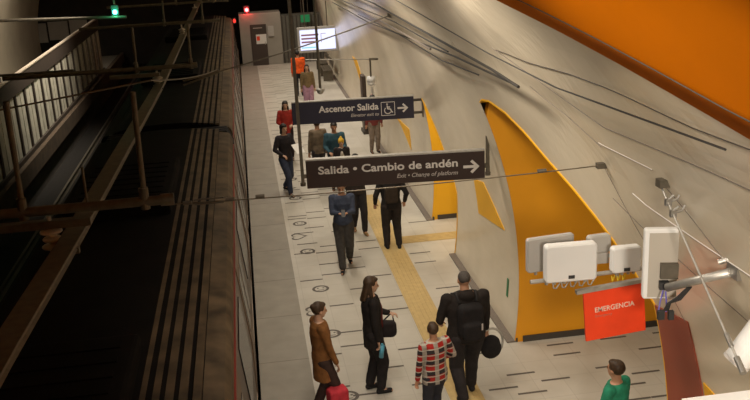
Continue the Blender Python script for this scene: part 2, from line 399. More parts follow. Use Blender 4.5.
# round pictograms printed along the boarding line
def ring(x, y, ro, ri, n=28):
    for k_ in range(n):
        a, b = 2 * PI * k_ / n, 2 * PI * (k_ + 1) / n
        mb.add([(x + r * math.cos(t), y + r * math.sin(t), .002) for r, t in ((ri, a), (ro, a), (ro, b), (ri, b))], [(0, 1, 2, 3)], 1)
def disc(x, y, r, n=16): mb.add([(x + r * math.cos(2 * PI * k_ / n), y + r * math.sin(2 * PI * k_ / n), .002) for k_ in range(n)], [tuple(range(n))], 1)
for (x, y, kind) in ((.87, 18.95, 0), (.78, 18.1, 1), (.90, 17.15, 0), (.98, 15.15, 0), (.78, 14.2, 1), (.98, 13.25, 0), (1.0, 11.2, 0), (.9, 22.6, 0), (.8, 21.8, 1), (.9, 20.9, 0)):
    if kind == 0:
        ring(x, y, .155, .105); disc(x - .05, y + .03, .02); disc(x + .05, y + .03, .02)
        mb.add([(x - .06, y - .07, .002), (x + .06, y - .07, .002), (x + .06, y - .045, .002), (x - .06, y - .045, .002)], [(0, 1, 2, 3)], 1)
    else:
        pts = []
        for k_ in range(40):
            t = 2 * PI * k_ / 40; pts.append((x - .0125 * (13 * math.cos(t) - 5 * math.cos(2 * t) - 2 * math.cos(3 * t) - math.cos(4 * t)), y + .0125 * 16 * math.sin(t) ** 3))
        for (u, v), (u2, v2) in zip(pts, pts[1:] + pts[:1]):
            q = lambda uu, vv, s_: (x + (uu - x) * s_, y + (vv - y) * s_, .002)
            mb.add([q(u, v, .74), q(u, v, 1), q(u2, v2, 1), q(u2, v2, .74)], [(0, 1, 2, 3)], 1)
struct(mb, 'floor', [FLOOR, DASH], fix=False)
mb = MB(); mb.box((.17, 20, -.10), (.76, 46, .212)); 
for y in frange(1.0, 42, 1.64): mb.box((.17, y, .0065), (.76, .012, .001), mi=1)
struct(mb, 'floor_edge', [STRIP, GUT])
mb = MB()
mb.box((2.60, 8.8, .003), (.46, 23.6, .008))
for kx in range(6): mb.box((2.415 + kx * .075, 8.8, .009), (.028, 23.6, .006), mi=1)
mb.box((3.5, 17.25, .003), (1.32, .42, .008))
for kx in range(5): mb.box((3.5, 17.09 + kx * .08, .009), (1.32, .028, .006), mi=1)
struct(mb, 'floor_tactile', [TACT, TACT])
mb = MB()
for a, b in ((12.23, 16.17), (18.3, 42.6), (-3, 7.27)): mb.box((3.68, (a + b) / 2, .012), (.14, b - a, .03))
struct(mb, 'baseboard_right', GUT)
mb = MB()
for a, b in ((12.23, 16.17), (18.3, 42.6), (-3, 7.27)): mb.box((3.765, (a + b) / 2, .03), (.03, b - a, .08))
struct(mb, 'baseboard_skirt', SKIRT)
# track bed and far platform
mb = MB(); mb.box((-3.4, 27, -1.25), (6.3, 62, .2)); struct(mb, 'floor_track', BALL)
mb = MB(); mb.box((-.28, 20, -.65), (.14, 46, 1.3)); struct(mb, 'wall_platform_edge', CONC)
mb = MB(); mb.box((-9.0, 23.5, -.15), (4.9, 53, .3)); struct(mb, 'floor_far', STRIP)
mb = MB(); mb.box((-6.6, 23.5, -.62), (.16, 53, 1.3)); mb.box((-6.46, 23.5, -.12), (.16, 53, .5), mi=1); struct(mb, 'wall_far_edge', [CONC, FEDGE])
for gx in (-1.02, -2.45, -4.35, -5.78):
    mb = MB(); mb.prism([(gx - .07, -1.15), (gx + .07, -1.15), (gx + .02, -1.10), (gx + .035, -1.0), (gx - .035, -1.0), (gx - .02, -1.10)], 'y', -3, 58)
    single(mb, 'rail', DSTEEL, (gx, -3, -1.15), 'steel running rail in the dark track bed below the train and platform', 'rail', 'running rails')

# ------------------------------------------------------------------ end of the platform
mb = MB(); mb.box((.86, 43.3, 1.2), (1.92, 1.2, 2.4)); bevel(struct(mb, 'wall_end', GWALL), .02)
mb = MB(); mb.box((2.9, 43.3, 1.1), (2.16, 1.0, 2.2)); 
for k_ in range(12): mb.box((1.88 + k_ * .17, 42.78, 1.1), (.05, .06, 2.2), mi=1)
struct(mb, 'wall_end_recess', [DWALL, SKIRT])
mb = MB(); mb.box((-3.4, 50.4, 1.4), (24, .2, 4.0)); 
struct(mb, 'wall_far_end', TUNNEL)
mb = MB()
for x0, x1, z0, z1 in ((-11.6, -10.2, .9, 1.9), (-10.1, -9.1, 1.0, 1.95), (-9.0, -8.1, .9, 2.05)): mb.box(((x0 + x1) / 2, 50.22, (z0 + z1) / 2), (x1 - x0, .12, z1 - z0))
struct(mb, 'wall_far_panels', GWALL)
d = thing('service_door', (.75, 42.68, 0), 'dark brown door with white notice in the grey end wall of the platform', 'door')
bevel(MB().box((.75, 42.67, .95), (.74, .05, 1.9)).build('door_leaf', DOORM, d))
MB().cyl((1.03, 42.60, .95), (1.03, 42.60, 1.1), .015).build('handle', STEEL, d)
MB().box((.86, 42.635, 1.22), (.48, .012, .44)).box((.72, 42.626, 1.26), (.14, .008, .2), mi=1).build('notice', [PAPER, EMRED], d)
MB().box((.75, 42.635, 1.72), (.60, .012, .22)).box((.72, 42.626, 1.74), (.42, .006, .035), mi=1).build('name_plate', [SKIRT, LETTERD], d)
single(MB().box((1.33, 42.66, 1.55), (.26, .07, .48)).box((1.33, 42.62, 1.35), (.2, .02, .03)), 'wall_cabinet', GPLAST, (1.33, 42.69, 1.3), 'small pale grey wall cabinet right of the dark service door', 'cabinet')
g = thing('exit_sign', (2.95, 42.5, 1.9), 'small green exit sign above the bright information screen', 'sign')
MB().box((2.95, 42.5, 2.05), (.42, .08, .34)).build('panel', GREENS, g)
MB().cyl((2.8, 42.5, 2.22), (2.8, 42.5, 3.0), .012).cyl((3.1, 42.5, 2.22), (3.1, 42.5, 3.0), .012).build('hanger', DSTEEL, g)
s = thing('information_screen', (2.97, 36.5, 2.3), 'bright landscape information screen hanging at the far end of the platform', 'screen')
bevel(MB().box((2.98, 36.55, 1.80), (1.62, .14, 1.02)).build('screen_frame', GPLAST, s), .02)
MB().box((2.98, 36.47, 1.80), (1.42, .02, .80)).build('display', SCREEN, s)
for z_, wd in ((2.0, .7), (1.86, .6), (1.72, .7)):
    MB().box((2.32 + wd / 2, 36.455, z_), (wd, .008, .07)).build('text_row', SCRTXT, s)
MB().box((2.32 + .3, 36.455, 1.5), (.6, .008, .05)).build('text_row', SCRTEAL, s)
MB().box((3.12, 36.455, 1.86), (.02, .008, .36)).box((3.22, 36.455, 2.03), (.2, .008, .02)).build('text_frame', SCRTXT, s)
MB().cyl((2.5, 36.55, 2.3), (2.5, 36.55, 4.6), .02).cyl((3.4, 36.55, 2.3), (3.4, 36.55, 3.3), .02).build('hanger', DSTEEL, s)
for by in (37.6, 39.6):
    b_ = thing('bench', (3.35, by, 0), 'dark slatted bench against the white wall, %s' % ('nearer of the two benches by the screen' if by < 39 else 'farther of the two benches by the screen'), 'bench', 'platform benches')
    m_ = MB()
    for k_ in range(4): m_.box((3.20 + k_ * .1, by, .44), (.08, 1.5, .03))
    m_.build('seat', DSTEEL, b_)
    m_ = MB()
    for k_ in range(3): m_.box((3.58, by, .6 + k_ * .1), (.03, 1.5, .07))
    m_.build('backrest', DSTEEL, b_)
    for yy in (by - .6, by + .6): MB().box((3.35, yy, .22), (.4, .06, .42)).build('leg', DSTEEL, b_)
pt = thing('advertising_totem', (3.52, 27.2, 0), 'tall dark freestanding panel standing by the curved white wall', 'panel')
bevel(MB().box((3.52, 27.2, .95), (.12, .5, 1.7)).build('panel', DOORM, pt), .02)
MB().box((3.52, 27.2, .05), (.2, .6, .1)).build('base', SKIRT, pt)

# posters and marks on the wall
mb = MB(); vpatch(mb, [(14.6, 1.98), (13.9, 2.12), (12.87, 1.62), (14.5, 1.38)], .012, .015)
p_ = single(mb, 'wall_poster', YELLOW, (3.7, 13.8, 1.7), 'slanted yellow painted panel with pale arrow on the white wall beside the passage', 'wall panel')
mb = MB(); vpatch(mb, [(12.83, .53), (12.76, .53), (12.74, .84), (12.81, .84)], .012, .01)
single(mb, 'wall_sticker', GMARK, (3.78, 12.8, .7), 'narrow upright green strip marker low on the white wall', 'marker')
mb = MB(); vpatch(mb, [(31.6, 1.75), (30.4, 1.8), (29.2, 1.12), (29.9, 1.1)], .012, .015)
single(mb, 'wall_poster', YELLOW, (3.78, 30.3, 1.4), 'far slanted orange panel on the white wall near the screen', 'wall panel')
mb = MB(); vpatch(mb, [(23.4, 1.35), (22.6, 1.4), (20.9, .95), (21.0, 1.45)], .012, .015)
single(mb, 'wall_poster', YELLOW, (3.78, 22, 1.2), 'small pointed orange panel on the wall behind the lift sign', 'wall panel')

# ------------------------------------------------------------------ hanging signs
def arrow(mb, org, ux, x, z, s_, t=.004):
    n = V((ux[1], -ux[0], 0)); U = V(ux); Z = V((0, 0, 1))
    def P(a, b, d=t): return V(org) + U * (x + a * s_) + Z * (z + b * s_) + n * d
    for poly in ([(-1, -.17), (.62, -.17), (.62, .17), (-1, .17)],
                 [(.1, .85), (.95, 0), (.95 - .0, 0), (.52, 0), (-.15, .62)], [(.1, -.85), (-.15, -.62), (.52, 0), (.95, 0)]):
        nn = len(poly); mb.add([P(a, b) for a, b in poly] + [P(a, b, .0005) for a, b in poly],
                               [tuple(range(nn)), tuple(reversed(range(nn, 2 * nn)))] + [(i, (i + 1) % nn, nn + (i + 1) % nn, nn + i) for i in range(nn)])
def board(L, Rr, z0, z1, th, mt, sg):
    L, Rr = V(L), V(Rr); ux = (Rr - L).normalized(); wd = (Rr - L).length; ang = math.atan2(ux.y, ux.x)
    c = (L + Rr) / 2; c.z = (z0 + z1) / 2
    rot = Matrix.Rotation(ang, 3, 'Z')
    bevel(MB().box(c, (wd, th, z1 - z0), rot).build('panel', mt, sg), .008)
    MB().box(c + V((0, 0, (z1 - z0) / 2 + .008)), (wd, th * 1.1, .022), rot).build('edge_rail', GALV, sg)
    n = V((ux.y, -ux.x, 0)); org = L + n * (th / 2 + .001); org.z = z0
    return ux, org, wd, z1 - z0
L, R_ = (.76, 13.1, 0), (3.44, 12.8, 0)
sg = thing('hanging_sign', (2.1, 12.95, 2.53), 'brown hanging sign reading Salida Cambio de anden with white right arrow', 'sign')
ux, org, W, H_ = board(L, R_, 2.53, 2.965, .09, SIGN, sg)
UZ = V((0, 0, 1))
text('lettering', 'Salida • Cambio de andén', LETTER, sg, org, ux, UZ, .068 * W, .848 * W, .50 * H_, .78 * H_, bold=.02)
text('small_lettering', 'Exit • Change of platform', LETTERD, sg, org, ux, UZ, .505 * W, .848 * W, .21 * H_, .36 * H_, shear=.25, bold=.012)
mb = MB(); arrow(mb, org, ux, .925 * W, .46 * H_, .125); mb.build('arrow', LETTER, sg)
def hanger(x, y, z0, z1, par, r=.028):
    MB().box((x, y, (z0 + z1) / 2), (r * 1.7, r * 1.7, z1 - z0)).cyl((x, y, z0 - .03), (x, y, z0 + .02), r * 1.5).build('hanger', DSTEEL, par)
hanger(.70, 13.11, 2.60, 6.95, sg); hanger(3.49, 12.79, 2.60, 3.18, sg)
MB().box((.735, 13.1, 2.72), (.08, .05, .06)).box((3.46, 12.8, 2.72), (.07, .05, .06)).build('clamp', DSTEEL, sg)

sg = thing('hanging_sign', (2.2, 18.6, 2.33), 'dark navy hanging sign reading Ascensor Salida with wheelchair pictogram and arrow', 'sign')
ux, org, W, H_ = board((.88, 18.72, 0), (3.44, 18.45, 0), 2.29, 2.76, .09, SIGNB, sg)
text('lettering', 'Ascensor Salida', LETTER, sg, org, ux, UZ, .22 * W, .71 * W, .50 * H_, .80 * H_, bold=.022)
text('small_lettering', 'Elevator exit to', LETTERD, sg, org, ux, UZ, .48 * W, .71 * W, .22 * H_, .37 * H_, shear=.25, bold=.012)
mb = MB(); arrow(mb, org, ux, .91 * W, .5 * H_, .115); mb.build('arrow', LETTER, sg)
def flat(mb, poly, t, mi=0):
    n = V((ux[1], -ux[0], 0)); nn = len(poly)
    f = [org + ux * a + UZ * b + n * t for a, b in poly]; g = [org + ux * a + UZ * b + n * .0004 for a, b in poly]
    mb.add(f + g, [tuple(range(nn)), tuple(reversed(range(nn, 2 * nn)))] + [(i, (i + 1) % nn, nn + (i + 1) % nn, nn + i) for i in range(nn)], mi)
def thick(mb, a, b, wd, t):
    a = V((a[0], a[1])); b = V((b[0], b[1])); d_ = (b - a).normalized(); p = V((-d_.y, d_.x)) * wd / 2
    flat(mb, [a + p, a - p, b - p, b + p], t)
cx, cz, h_ = .787 * W, .5 * H_, .30 * H_
mb = MB(); q = h_ * 1.0
for a, b in (((-1, -1), (1, -1)), ((1, -1), (1, 1)), ((1, 1), (-1, 1)), ((-1, 1), (-1, -1))):
    thick(mb, (cx + a[0] * q, cz + a[1] * q), (cx + b[0] * q, cz + b[1] * q), .012, .004)
e = h_ / 1.25
pt_ = lambda a, b: (cx + a * e, cz + b * e)
flat(mb, [pt_(-.15 + .16 * math.cos(t * PI / 6), .85 + .16 * math.sin(t * PI / 6)) for t in range(12)], .004)
for a, b in (((-.15, .6), (-.08, -.05)), ((-.1, .3), (.4, .3)), ((-.08, -.05), (.45, -.05)), ((.45, -.05), (.7, -.7)), ((.7, -.7), (.9, -.62))): thick(mb, pt_(*a), pt_(*b), .024, .004)
arc = [(-.05 + .62 * math.cos(t), -.32 + .62 * math.sin(t)) for t in [math.radians(k_) for k_ in range(130, 331, 20)]]
for a, b in zip(arc, arc[1:]): thick(mb, pt_(*a), pt_(*b), .018, .004)
mb.build('wheelchair_pictogram', LETTER, sg)
for z_ in (2.67, 2.40): MB().box((3.53, 18.44, z_), (.2, .05, .05)).build('bracket_arm', SKIRT, sg)
MB().box((3.63, 18.43, 2.53), (.03, .1, .46)).build('wall_plate', DSTEEL, sg)
hp = thing('security_camera', (1.53, 18.95, 2.86), 'small dome camera at the foot of a thin pole above the lift sign', 'camera')
MB().cyl((1.53, 18.95, 2.95), (1.53, 18.95, 6.2), .028).build('pole', DSTEEL, hp)
MB().ell((1.53, 18.95, 2.92), (.075, .075, .07)).cyl((1.53, 18.95, 2.93), (1.53, 18.95, 2.97), .09).build('dome', GALV, hp, smooth=True)

# emergency sign (tilted a little, hanging from its rail) ----------------------------------
sg = thing('emergency_sign', (3.11, 7.12, 3.13), 'red hanging board reading EMERGENCIA in white above the passage floor', 'sign')
rt = Matrix.Rotation(math.radians(-4.5), 3, 'Y')
cen = V((3.11, 7.12, 2.87))
bevel(MB().box(cen, (.575, .025, .49), rt).build('panel', EMRED, sg), .004)
uxe = rt @ V((1, 0, 0)); uze = rt @ V((0, 0, 1)); orge = cen - uxe * .2875 - uze * .245 - V((0, .0135, 0))
text('lettering', 'EMERGENCIA', EMLET, sg, orge, uxe, uze, .10, .475, .275, .325, bold=.01, depth=.003)
text('small_lettering', 'Emergency', mat('emergency_small', (.6, .16, .1), .5), sg, orge, uxe, uze, .10, .26, .225, .25, bold=.01, depth=.003)
MB().box(cen + uze * .258 + uxe * -.02, (.66, .05, .035), rt).build('top_rail', GALV, sg)

# ------------------------------------------------------------------ antennas on a wall bar
bar = thing('antenna_mast_bar', (3.55, 7.2, 3.18), 'galvanised horizontal bar carrying white antennas above the red emergency board', 'bracket')
MB().cyl((2.35, 7.22, 3.20), (3.56, 7.22, 3.22), .02).build('bar', GALV, bar)
MB().box((3.55, 7.2, 3.22), (.05, .14, .14)).build('wall_plate', GALV, bar)
for x in (2.50, 2.66, 3.17): MB().cyl((x, 7.22, 3.16), (x, 7.22, 3.34), .016).build('post', GALV, bar)
def antenna(name, c, dims, rz, label, mt=WPLAST, plate=True, group='white radio antennas'):
    t = thing(name, c, label, 'antenna', group)
    rot = Matrix.Rotation(rz, 3, 'Z')
    MB().rbox(c, dims, .03, rot, n=5).build('housing', mt, t, smooth=False)
    f = rot @ V((0, -1, 0)); u = rot @ V((1, 0, 0)); c = V(c)
    if plate: MB().box(c + f * (dims[1] / 2 + .003) + u * (-.0) + V((0, 0, -dims[2] * .36)), (.055, .008, .03), rot).build('label_plate', DPLAST, t)
    m_ = MB()
    for k_ in (-.3, -.1, .12, .3): m_.cyl(c + u * dims[0] * k_ + V((0, 0, -dims[2] / 2 - .03)), c + u * dims[0] * k_ + V((0, 0, -dims[2] / 2 + .01)), .014)
    m_.build('connector', GALV, t)
    return t
a1 = antenna('panel_antenna', (2.655, 7.05, 3.43), (.46, .10, .345), math.radians(-3), 'large white panel antenna with dark label plate, front of the left pair')
m_ = MB()
for k_ in range(5):
    x = 2.5 + k_ * .08; m_.tube([(x, 7.06, 3.25), (x + .01, 7.06, 3.19), (x + .05, 7.1, 3.165), (x + .10, 7.16, 3.18), (x + .14, 7.2, 3.2)], .006)
m_.build('cable', GPLAST, a1)
MB().box((2.66, 7.15, 3.40), (.12, .1, .2)).build('back_bracket', GALV, a1)
a2 = antenna('panel_antenna', (2.585, 7.38, 3.40), (.46, .06, .33), math.radians(6), 'pale grey panel antenna half hidden behind the large white one', GPLAST, False)
a3 = antenna('panel_antenna', (3.17, 7.06, 3.40), (.265, .09, .24), math.radians(-2), 'small white square antenna above the red board')
m_ = MB()
for k_ in range(3): m_.tube([(3.08 + k_ * .05, 7.07, 3.24), (3.07 + k_ * .05, 7.09, 3.18), (3.1 + k_ * .05, 7.18, 3.19)], .005)
m_.build('cable', YPLAST, a3)
a4 = antenna('panel_antenna', (3.04, 7.36, 3.45), (.22, .08, .17), math.radians(4), 'grey antenna box behind the small white square antenna', GPLAST, False)
MB().box((3.03, 7.31, 3.33), (.16, .06, .10)).build('lower_box', GPLAST, a4)
MB().cyl((2.52, 7.22, 3.33), (2.56, 7.36, 3.36), .014).build('bracket_arm', GALV, bar); MB().cyl((3.17, 7.22, 3.33), (3.08, 7.34, 3.36), .014).build('bracket_arm', GALV, bar)

# antenna seen edge-on, on its arm
a5 = thing('panel_antenna', (3.19, 5.4, 3.96), 'tall white antenna seen edge-on, held on an arm from the right wall', 'antenna', 'white radio antennas')
rz5 = Matrix.Rotation(math.radians(-14), 3, 'Z')
MB().rbox((2.985, 6.03, 3.77), (.25, .06, .57), .02, rz5).build('housing', WPLAST, a5)
MB().box((2.995, 5.995, 3.765), (.215, .012, .52), rz5).build('back_plate', mat('antenna_back', (.42, .38, .32), .5), a5)
MB().box((3.03, 5.96, 3.73), (.13, .05, .12), rz5).build('junction_box', DSTEEL, a5)
MB().box((2.99, 5.95, 3.62), (.07, .05, .06), rz5).build('clamp', DPLAST, a5)
MB().cyl((2.98, 5.88, 3.63), (3.22, 5.44, 3.90), .032, n=16).build('arm', GALV, a5, smooth=True)
MB().box((3.25, 5.42, 3.93), (.06, .14, .12)).cyl((3.16, 5.5, 3.96), (3.25, 5.46, 4.0), .02).build('wall_bracket', STEEL, a5)
m_ = MB()
for k_ in range(4):
    m_.tube([(3.06 + k_ * .01, 5.72, 3.69), (3.0 + k_ * .01, 5.76, 3.60 - k_ * .008), (2.95 + k_ * .008, 5.8, 3.54), (2.93 + k_ * .012, 5.82, 3.47)], .006)
m_.build('cable', DPLAST, a5)
m_ = MB().tube([(2.96, 5.9, 3.60), (2.92, 5.86, 3.53), (2.90, 5.84, 3.46)], .006).tube([(2.97, 5.88, 3.60), (2.96, 5.84, 3.53), (2.95, 5.82, 3.46)], .006)
m_.build('blue_cable', BPLAST, a5)
MB().box((2.91, 5.82, 3.44), (.05, .03, .07)).box((2.98, 5.80, 3.44), (.04, .03, .07)).build('connector_box', DPLAST, a5)

# near tension rod, white drum and ledge at the lower right ---------------------------------
tr = thing('tension_rod', (3.05, 6.03, 4.42), 'thin grey tension rod with clamps running down the right wall', 'rod')
P0, P1 = V((2.97, 6.0, 4.40)), V((2.14, 3.5, 4.31))
PA, PB = V((2.97, 6.03, 4.38)), V((2.80, 4.5, 3.66))
MB().cyl(PA, PB, .008).build('rod', GALV, tr)
MB().cyl(PA + (PB - PA) * .82, PA + (PB - PA) * .88, .016).cyl(PA + (PB - PA) * .93, PB, .02).build('turnbuckle', STEEL, tr)
MB().box(PA + V((.02, 0, .03)), (.10, .08, .06)).cyl(PA + V((.04, 0, .02)), PA + V((.14, .02, .06)), .02).build('wall_anchor', DSTEEL, tr)
for t_, nm in ((.10, 0), (.17, 1)):
    q = PA + (PB - PA) * t_
    MB().box(q, (.045, .03, .05)).cyl(q, q + V((.07, 0, .02)), .010).cyl(q + V((.07, 0, .02)), q + V((.09, 0, .055)), .008).cyl(q + V((.0, 0, .02)), q + V((.04, 0, .05)), .008).build('clamp', STEEL, tr)
dr = thing('floodlight', (3.1, 4.83, 3.6), 'white cylindrical lamp body at the lower right edge', 'lamp')
MB().cyl((2.97, 4.85, 3.55), (3.12, 4.81, 3.82), .088, n=28).build('body', WPLAST, dr)
MB().cyl((2.958, 4.853, 3.532), (2.97, 4.85, 3.55), .092, n=28).build('rim', LETTER, dr)
MB().box((3.2, 4.83, 3.70), (.3, .05, .04)).build('bracket', GALV, dr)
single(MB().box((2.82, 4.6, 3.42), (.66, .10, .05)).box((3.2, 4.6, 3.42), (.3, .06, .04)), 'white_ledge', WPLAST, (2.8, 4.6, 3.45), 'white horizontal bar crossing the bottom right corner', 'bar')

# ------------------------------------------------------------------ cables and span wires
def sagline(a, b, sag=0, n=16):
    a, b = V(a), V(b); return [a + (b - a) * k_ / n + V((0, 0, -sag * 4 * (k_ / n) * (1 - k_ / n))) for k_ in range(n + 1)]
def knob(mb, p, d_, r=.022, l=.07): mb.cyl(V(p) - V(d_) * l, V(p) + V(d_) * l, r)
a, b = V((-.75, 8, 4.0)), V((3.12, 7.52, 4.14)); dd = (b - a).normalized()
sw = thing('span_wire', a, 'grey span wire with turnbuckles crossing in front of the brown sign to the right wall', 'wire', 'catenary span wires')
MB().tube(sagline(a, b, .03), .006).build('wire', RUST, sw)
for t_ in (.03, .13, .2, .86): MB().cyl(a + dd * (t_ * 3.9 - .04), a + dd * (t_ * 3.9 + .04), .018).build('wire_clamp', DSTEEL, sw)
m_ = MB(); m_.cyl(a + dd * .18 + V((0, 0, .022)), a + dd * .45 + V((0, 0, .022)), .008).cyl(a + dd * .18 - V((0, 0, .022)), a + dd * .45 - V((0, 0, .022)), .008); m_.build('turnbuckle', DSTEEL, sw)
MB().box(b, (.1, .06, .05)).build('wall_anchor', DSTEEL, sw)
a, b = V((-.62, 18, 3.62)), V((2.9, 17.6, 4.56)); dd = (b - a).normalized()
sw = thing('span_wire', a, 'far span wire rising from the second catenary support to the vault', 'wire', 'catenary span wires')
MB().tube(sagline(a, b, .05), .014).build('wire', DSTEEL, sw)
for p_, q_, r_ in ((a + V((-.62, 0, -.12)), a, .018), (a + V((-.62, 0, -.20)), a + V((0, 0, -.02)), .018), (a - V((.1, 0, .02)), a + dd * .1, .035)): MB().cyl(p_, q_, r_).build('turnbuckle', RUST, sw)
MB().ell(b, (.08, .08, .06)).build('wall_anchor', DSTEEL, sw)
sw = thing('span_wire', (2.28, 24, 2.83), 'short pale rod reaching the wall above the standing dome camera', 'wire', 'catenary span wires')
MB().tube([(1.6, 24.0, 2.86), (3.55, 24, 2.74)], .014).build('wire', STEEL, sw)
MB().cyl((3.3, 24, 2.755), (3.55, 24, 2.74), .03).build('wall_anchor', DSTEEL, sw)
dc = thing('security_camera', (3.05, 24, 2.76), 'white dome camera hanging from a short rod near the wall', 'camera')
MB().cyl((3.33, 24, 2.74), (3.33, 24, 2.25), .025).build('pole', DSTEEL, dc)
MB().ell((3.33, 24, 2.12), (.11, .11, .10)).cyl((3.33, 24, 2.14), (3.33, 24, 2.28), .115).build('dome', WPLAST, dc, smooth=True)
def vcable(pts, r, label, mt=WIRE, off=.10):
    P = [];
    for (y0, z0), (y1, z1) in zip(pts, pts[1:]):
        for k_ in range(10): P.append(vp(y0 + (y1 - y0) * k_ / 10, az(z0 + (z1 - z0) * k_ / 10), off, False))
    P.append(vp(pts[-1][0], az(pts[-1][1]), off, False))
    mb = MB().tube(P, r, 8); return single(mb, 'cable', mt, tuple(P[0]), label, 'cable', 'cables fixed along the vault')
vcable([(24, 4.6), (18.2, 4.8), (9.5, 4.8), (8.6, 4.76)], .016, 'thickest black cable along the upper vault')
vcable([(32, 3.66), (22.3, 3.97), (11.7, 4.63), (8.9, 4.76)], .013, 'black cable climbing the far vault to meet the thick one')
vcable([(24, 4.0), (17, 4.3), (13.2, 4.35), (10.6, 4.55)], .010, 'thin black cable below the others on the vault')
vcable([(34, 3.9), (25, 4.2), (16.4, 4.6), (12, 4.65)], .012, 'thin black cable between the two heavier vault cables')
vcable([(16, 5.3), (9, 5.05), (7, 5.05), (4.1, 5.25)], .007, 'thin dark cable just under the orange vault panel')
mb = MB(); P = [vp(y, az(4.42 + (17 - y) * .02), .12, False) for y in frange(13.5, 25, .6)]
for p in P[:1]: pass
mb.tube(P, .018, 6); single(mb, 'cable_tray', GUT, tuple(P[0]), 'brown cable conduit along the vault above the lift sign', 'conduit')

# ------------------------------------------------------------------ overhead conductor rail and its supports
cr = thing('conductor_rail', (-1.7, 2, 3.8), 'long overhead conductor rail running diagonally above the train roof', 'conductor rail')
zb = [(0, 3.98), (5.4, 3.85), (8.2, 3.72), (18, 3.42), (38, 3.3), (46, 3.28)]
mb = MB(); sec = [(-.09, .06), (.09, .06), (.09, .035), (.03, .02), (.03, -.05), (.05, -.07), (-.05, -.07), (-.03, -.05), (-.03, .02), (-.09, .035)]
ys = frange(1, 46, 1.5); n = len(sec)
vs = [(-1.7 + u, y, lerp(zb, y) + v) for y in ys for u, v in sec]
fs = [(i * n + k_, i * n + (k_ + 1) % n, (i + 1) * n + (k_ + 1) % n, (i + 1) * n + k_) for i in range(len(ys) - 1) for k_ in range(n)] + [tuple(range(n)), tuple(range((len(ys) - 1) * n, len(ys) * n))]
mb.add(vs, fs).build('rail_profile', RUST, cr)
MB().tube([(-1.7, y, lerp(zb, y) - .085) for y in ys], .014).build('contact_wire', DSTEEL, cr)
def insulator(par, x, y, z):
    m_ = MB().cyl((x, y, z + .12), (x, y, z + .30), .02)
    for k_, r in enumerate((.10, .085, .10)): m_.ell((x, y, z + .02 + k_ * .07), (r, r, .028))
    m_.cyl((x, y, z - .04), (x, y, z + .2), .035); m_.build('insulator', CERAM, par, smooth=True)
def support(Y, x0, x1, z, rods, chan, ztop, label, r=.045):
    t = thing('catenary_support', ((x0 + x1) / 2, Y, z), label, 'catenary support', 'overhead line supports')
    MB().cyl((x0, Y, z), (x1, Y, z), r, n=16).cyl((x1 - .12, Y, z), (x1, Y, z), r * 1.25, n=16).build('cross_pipe', RUST, t, smooth=False)
    for x in rods: MB().cyl((x, Y, z - .05), (x + .02, Y, ztop), r * .55).cyl((x, Y, z - .07), (x, Y, z + .13), r * .95).build('hanger_rod', RUST, t)
    if chan: MB().box(((chan[0] + chan[1]) / 2, Y, z - .13), (chan[1] - chan[0], .09, .07)).build('channel', RUST, t)
    insulator(t, -1.86 if Y < 10 else -1.72, Y, z - .36)
    MB().box((-1.74, Y, z - .40), (.2, .06, .05)).build('rail_clamp', RUST, t)
    return t
s1 = support(8, -3.4, -.75, 4.05, (-2.07, -1.01), (-2.9, -1.5), 5.05, 'nearest overhead line support, thick pipe with two hanger rods and insulator')
MB().cyl((-1.51, 8, 4.05), (-1.51, 8, 4.42), .012).build('pin', RUST, s1)
support(18, -4.6, -.93, 3.80, (-2.1, -1.05), (-2.62, -1.67), 4.6, 'second overhead line support with channel bar over the train')
support(27, -4.6, -.6, 3.75, (-2.2, -1.1), None, 4.4, 'third overhead line support, far down the dark track')
support(36, -5, -.4, 3.6, (-2.4, -1.0), None, 4.1, 'farthest overhead line support near the signals')
single(MB().tube(sagline((-4.2, 8, 4.72), (-.95, 9.2, 4.95), .0), .009).tube(sagline((-.95, 9.2, 4.95), (-.55, 17.5, 3.75), .05), .009), 'stay_wire', RUST, (-.95, 9.2, 4.95), 'thin brown stay wire rising left to right between two line supports', 'wire')
single(MB().cyl((-11, 30, 4.0), (-3.6, 30, 3.75), .05).cyl((-9.5, 30, 4.0), (-9.6, 30, 5.0), .03), 'cross_beam', DSTEEL, (-3.6, 30, 3.7), 'dark horizontal pipe over the far track at top left', 'beam')
single(MB().cyl((-8.5, 22, 4.35), (-8.6, 22, 3.2), .02).cyl((-10.2, 22, 3.3), (-4, 22, 3.3), .03), 'cross_beam', DSTEEL, (-6, 22, 3.3), 'dark pipe above the slatted barrier at the left edge', 'beam')

# signals
sgn = thing('railway_signal', (-3.93, 30, 3.8), 'glowing green railway signal above the dark tracks', 'signal')
MB().box((-3.93, 30.06, 3.92), (.22, .1, .42)).build('housing', DPLAST, sgn)
MB().ell((-3.93, 29.98, 3.92), (.07, .03, .07)).build('green_lens', LGREEN, sgn, smooth=True)
MB().cyl((-3.93, 30.08, 4.1), (-3.93, 30.08, 6.9), .03).build('post', DSTEEL, sgn)
sgn = thing('railway_signal', (.3, 42.5, 2.4), 'glowing red railway signal on top of the end wall', 'signal')
MB().box((.3, 42.86, 2.58), (.26, .12, .36)).build('housing', DPLAST, sgn)
MB().ell((.3, 42.78, 2.58), (.085, .03, .085)).build('red_lens', LRED, sgn, smooth=True)
for nm, p, c_, e_ in (('green_signal_glow', (-3.93, 29.7, 3.92), (.1, 1, .5), 6), ('red_signal_glow', (.3, 42.5, 2.58), (1, .05, .05), 8)):
    l = bpy.data.lights.new(nm, 'POINT'); l.energy = e_; l.color = c_; l.shadow_soft_size = .06
    o = bpy.data.objects.new(nm, l); C.objects.link(o); o.location = p

